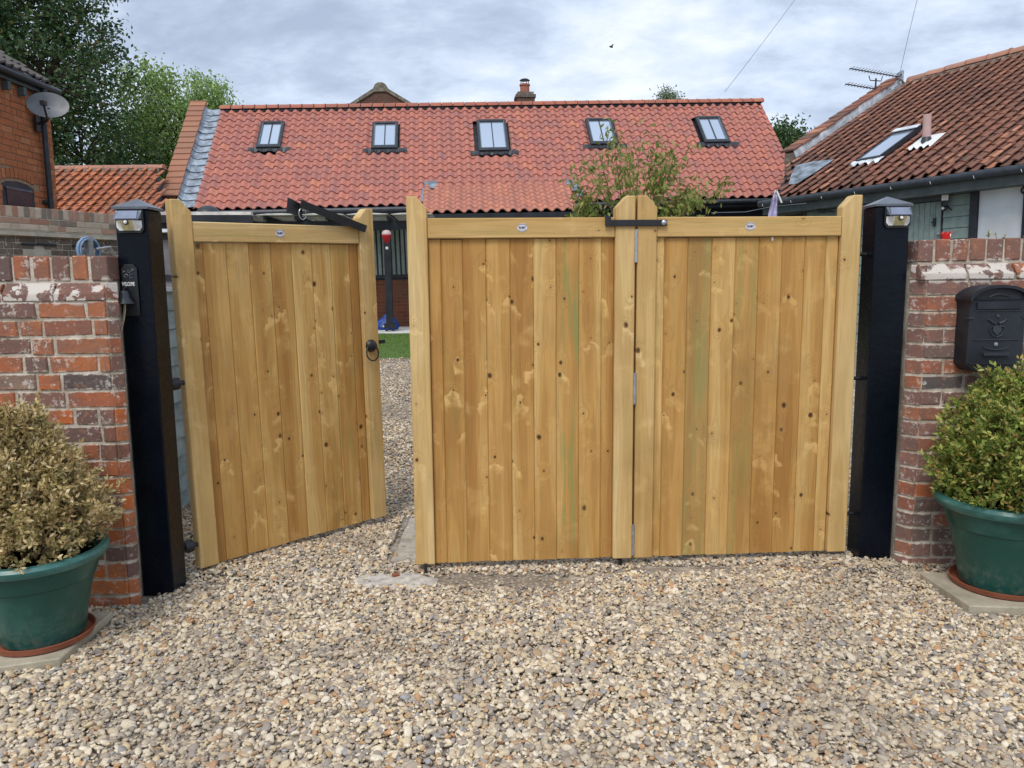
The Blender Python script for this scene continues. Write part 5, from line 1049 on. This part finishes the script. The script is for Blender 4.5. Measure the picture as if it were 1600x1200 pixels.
# ---------------------------------------------------------------- trees
def tree(name, label, base, trunk_top, blobs, mat, nleaf, ls, seed, tr=.25, group='trees beyond the buildings', droop=0, clump=26):
    """blobs: (x,y,z,rx,rz) crown lobes in local coordinates"""
    rs = np.random.RandomState(seed); t = thing(name, label, 'tree', base, group=group); st = MB()
    tt = Vector(trunk_top); st.tube([(0, 0, 0), tuple(tt*.5+Vector((.1, 0, 0))), tuple(tt)], [tr, tr*.75, tr*.5], 8)
    tot = sum(b_[3]**2*b_[4] for b_ in blobs); P, D_ = [], []
    tips = []
    for (x, y, z, rx, rz) in blobs:
        c = np.array([x, y, z]); q = [tt*.72, tt*.6+Vector((x, y, z))*.4+Vector((0, 0, .2)), Vector((x, y, z))]
        st.tube([tuple(v) for v in q], [tr*.45, tr*.26, tr*.10], 6)
        ncl = max(6, int(nleaf/clump*(rx**2*rz)/tot))
        for k in range(ncl):
            d = rs.normal(size=3); d /= np.linalg.norm(d); r_ = rs.uniform(.35, 1)**.6
            n_ = noise.noise(Vector((d[0]*1.8+x, d[1]*1.8, d[2]*1.8+seed)))*.45
            p = c+d*np.array([rx, rx, rz])*r_*(1+n_)
            if k % 5 == 0: st.tube([tuple(c+(p-c)*.15), tuple(c+(p-c)*.6+rs.normal(0, .1, 3)), tuple(p)], [tr*.10, tr*.06, tr*.02], 4, False)
            cs_ = rs.uniform(.5, 1.3)*ls*2.6
            for j in range(clump):
                o_ = rs.normal(0, 1, 3)*np.array([cs_, cs_, cs_*.7]); P.append(p+o_); dd = rs.normal(0, 1, 3)+d*.6; dd[2] -= droop; D_.append(dd)
    n = len(P); s = rs.uniform(.7, 1.3, n)*ls
    leaf_cloud('crown', np.array(P), np.array(D_), s*1.3, s*.75, mat, t); part('trunk', st, m_bark, t, True)
    return t
tree('broadleaf_tree', 'large dark green tree filling the upper left corner behind the brick house', (-15.5, 25, 0), (0, 0, 6), [(-.8, 0, 9.6, 3.2, 3.0), (1.3, -.5, 7.6, 2.5, 2.2), (-2.6, 1, 6.6, 3, 2.4), (2.0, 0, 5.4, 2.0, 1.8), (.2, -.6, 12.2, 1.6, 1.5), (-1.8, .5, 12.8, 2.6, 2.2), (2.2, .3, 9.8, 1.3, 1.2), (1.0, 0, 4.4, 2.4, 1.5), (-4.5, 0, 9.5, 3, 3.5)], m_leaf_dark, 95000, .105, 1, .4)
tree('willow_tree', 'light green willowy tree left of the barn, right of the dark tree', (-13.2, 30, 0), (.2, 0, 5), [(-.4, 0, 8.6, 1.15, 1.25), (.6, 0, 7.2, 1.5, 1.4), (-1.0, .3, 6.4, 1.5, 1.4), (1.3, .2, 5.6, 1.2, 1.3), (-.3, 0, 4.8, 1.8, 1.2), (.5, 0, 9.0, .6, .6)], m_leaf_mid, 27000, .10, 2, .22, droop=.9)
tree('willow_tree', 'small light green tree just left of the barn parapet top', (-12.2, 32, 0), (.1, 0, 6), [(.1, 0, 8.9, .85, .95), (-.2, 0, 7.6, .9, 1.1), (-.3, 0, 6.2, 1.0, 1.1), (.35, 0, 8.0, .8, .8), (-.1, 0, 4.9, 1.1, 1.0)], m_leaf_mid, 15000, .10, 4, .16, droop=.9)
tree('birch_tree', 'small pale green treetop showing above the barn ridge', (7.0, 35, 0), (0, 0, 7), [(.0, 0, 9.1, .50, .75), (-.35, 0, 8.6, .45, .5), (.3, 0, 8.7, .4, .5)], m_leaf_birch, 5200, .07, 6, .12)
tree('hedgerow_tree', 'dark green treetops between the barn and the brown roof on the right', (11.2, 30, 0), (0, 0, 4), [(-.9, 0, 6.5, .9, .75), (.2, .3, 6.1, .95, .75), (-1.3, 0, 5.4, 1.2, 1), (.6, 0, 5.2, 1.4, 1.1), (1.6, .4, 5.0, 1.2, .9)], m_leaf_right, 42000, .10, 8, .2)
# sapling in front of the barn
rs = np.random.RandomState(21); ct = thing('cherry_tree', 'young cherry sapling with sparse yellowish green leaves behind the closed gates', 'tree', (2.05, 13, .44)); st = MB(); P, D_ = [], []
st.tube([(0, 0, 0), (.03, 0, .9), (-.02, 0, 1.7)], [.05, .04, .035], 8)
def limb(p, end, r0, n=7, leaves=60, spread=.075, start=.35):
    p = Vector(p); end = Vector(end); c = p.lerp(end, .5)+Vector((rs.normal(0, .07), rs.normal(0, .1), -.04)); q = []
    for i in range(n): u = i/(n-1); q.append(p*(1-u)**2+c*2*u*(1-u)+end*u*u)
    st.tube([tuple(v) for v in q], [r0*(1-.8*i/(n-1)) for i in range(n)], 5)
    for j in range(leaves):
        u = rs.uniform(start, 1.03); b_ = p*(1-u)**2+c*2*u*(1-u)+end*u*u; o_ = rs.normal(0, spread, 3); P.append(np.array(b_)+o_); dd = rs.normal(0, .7, 3); dd[2] -= .75; D_.append(dd)
    return q
# limb ends in local metres (x right, z up)
for ex, ez, nl in ((-.98, 2.72, 60), (-.80, 2.28, 130), (-.93, 2.45, 60), (-.52, 2.72, 40), (-.56, 3.10, 60), (-.40, 3.50, 60), (-.34, 3.25, 50), (-.85, 2.95, 40), (-.10, 2.75, 50), (.02, 3.20, 110), (-.02, 2.45, 80), (.30, 3.05, 90), (.58, 3.18, 120), (.70, 2.90, 130), (.42, 2.65, 90), (.98, 2.62, 150), (1.22, 2.72, 70), (1.50, 2.60, 90), (1.05, 2.40, 110), (.75, 2.30, 110), (.30, 2.20, 80), (-.70, 2.05, 120), (-.95, 2.12, 80), (-.55, 1.95, 70), (.1, 3.50, 26), (.33, 3.45, 24), (.95, 3.32, 22), (.62, 2.05, 90)):
    limb((rs.normal(0, .02), 0, rs.uniform(1.2, 1.75)), (ex, rs.normal(0, .3), ez), .013, leaves=int(nl*1.25), start=.58)
n = len(P); s = rs.uniform(.7, 1.25, n); P = [np.array((q[0]*1.06, q[1], q[2]*1.02)) for q in P]; leaf_cloud('leaves', np.array(P), np.array(D_), s*.118, s*.046, m_leaf_cherry, ct); part('stems', st, m_twig, ct, True)
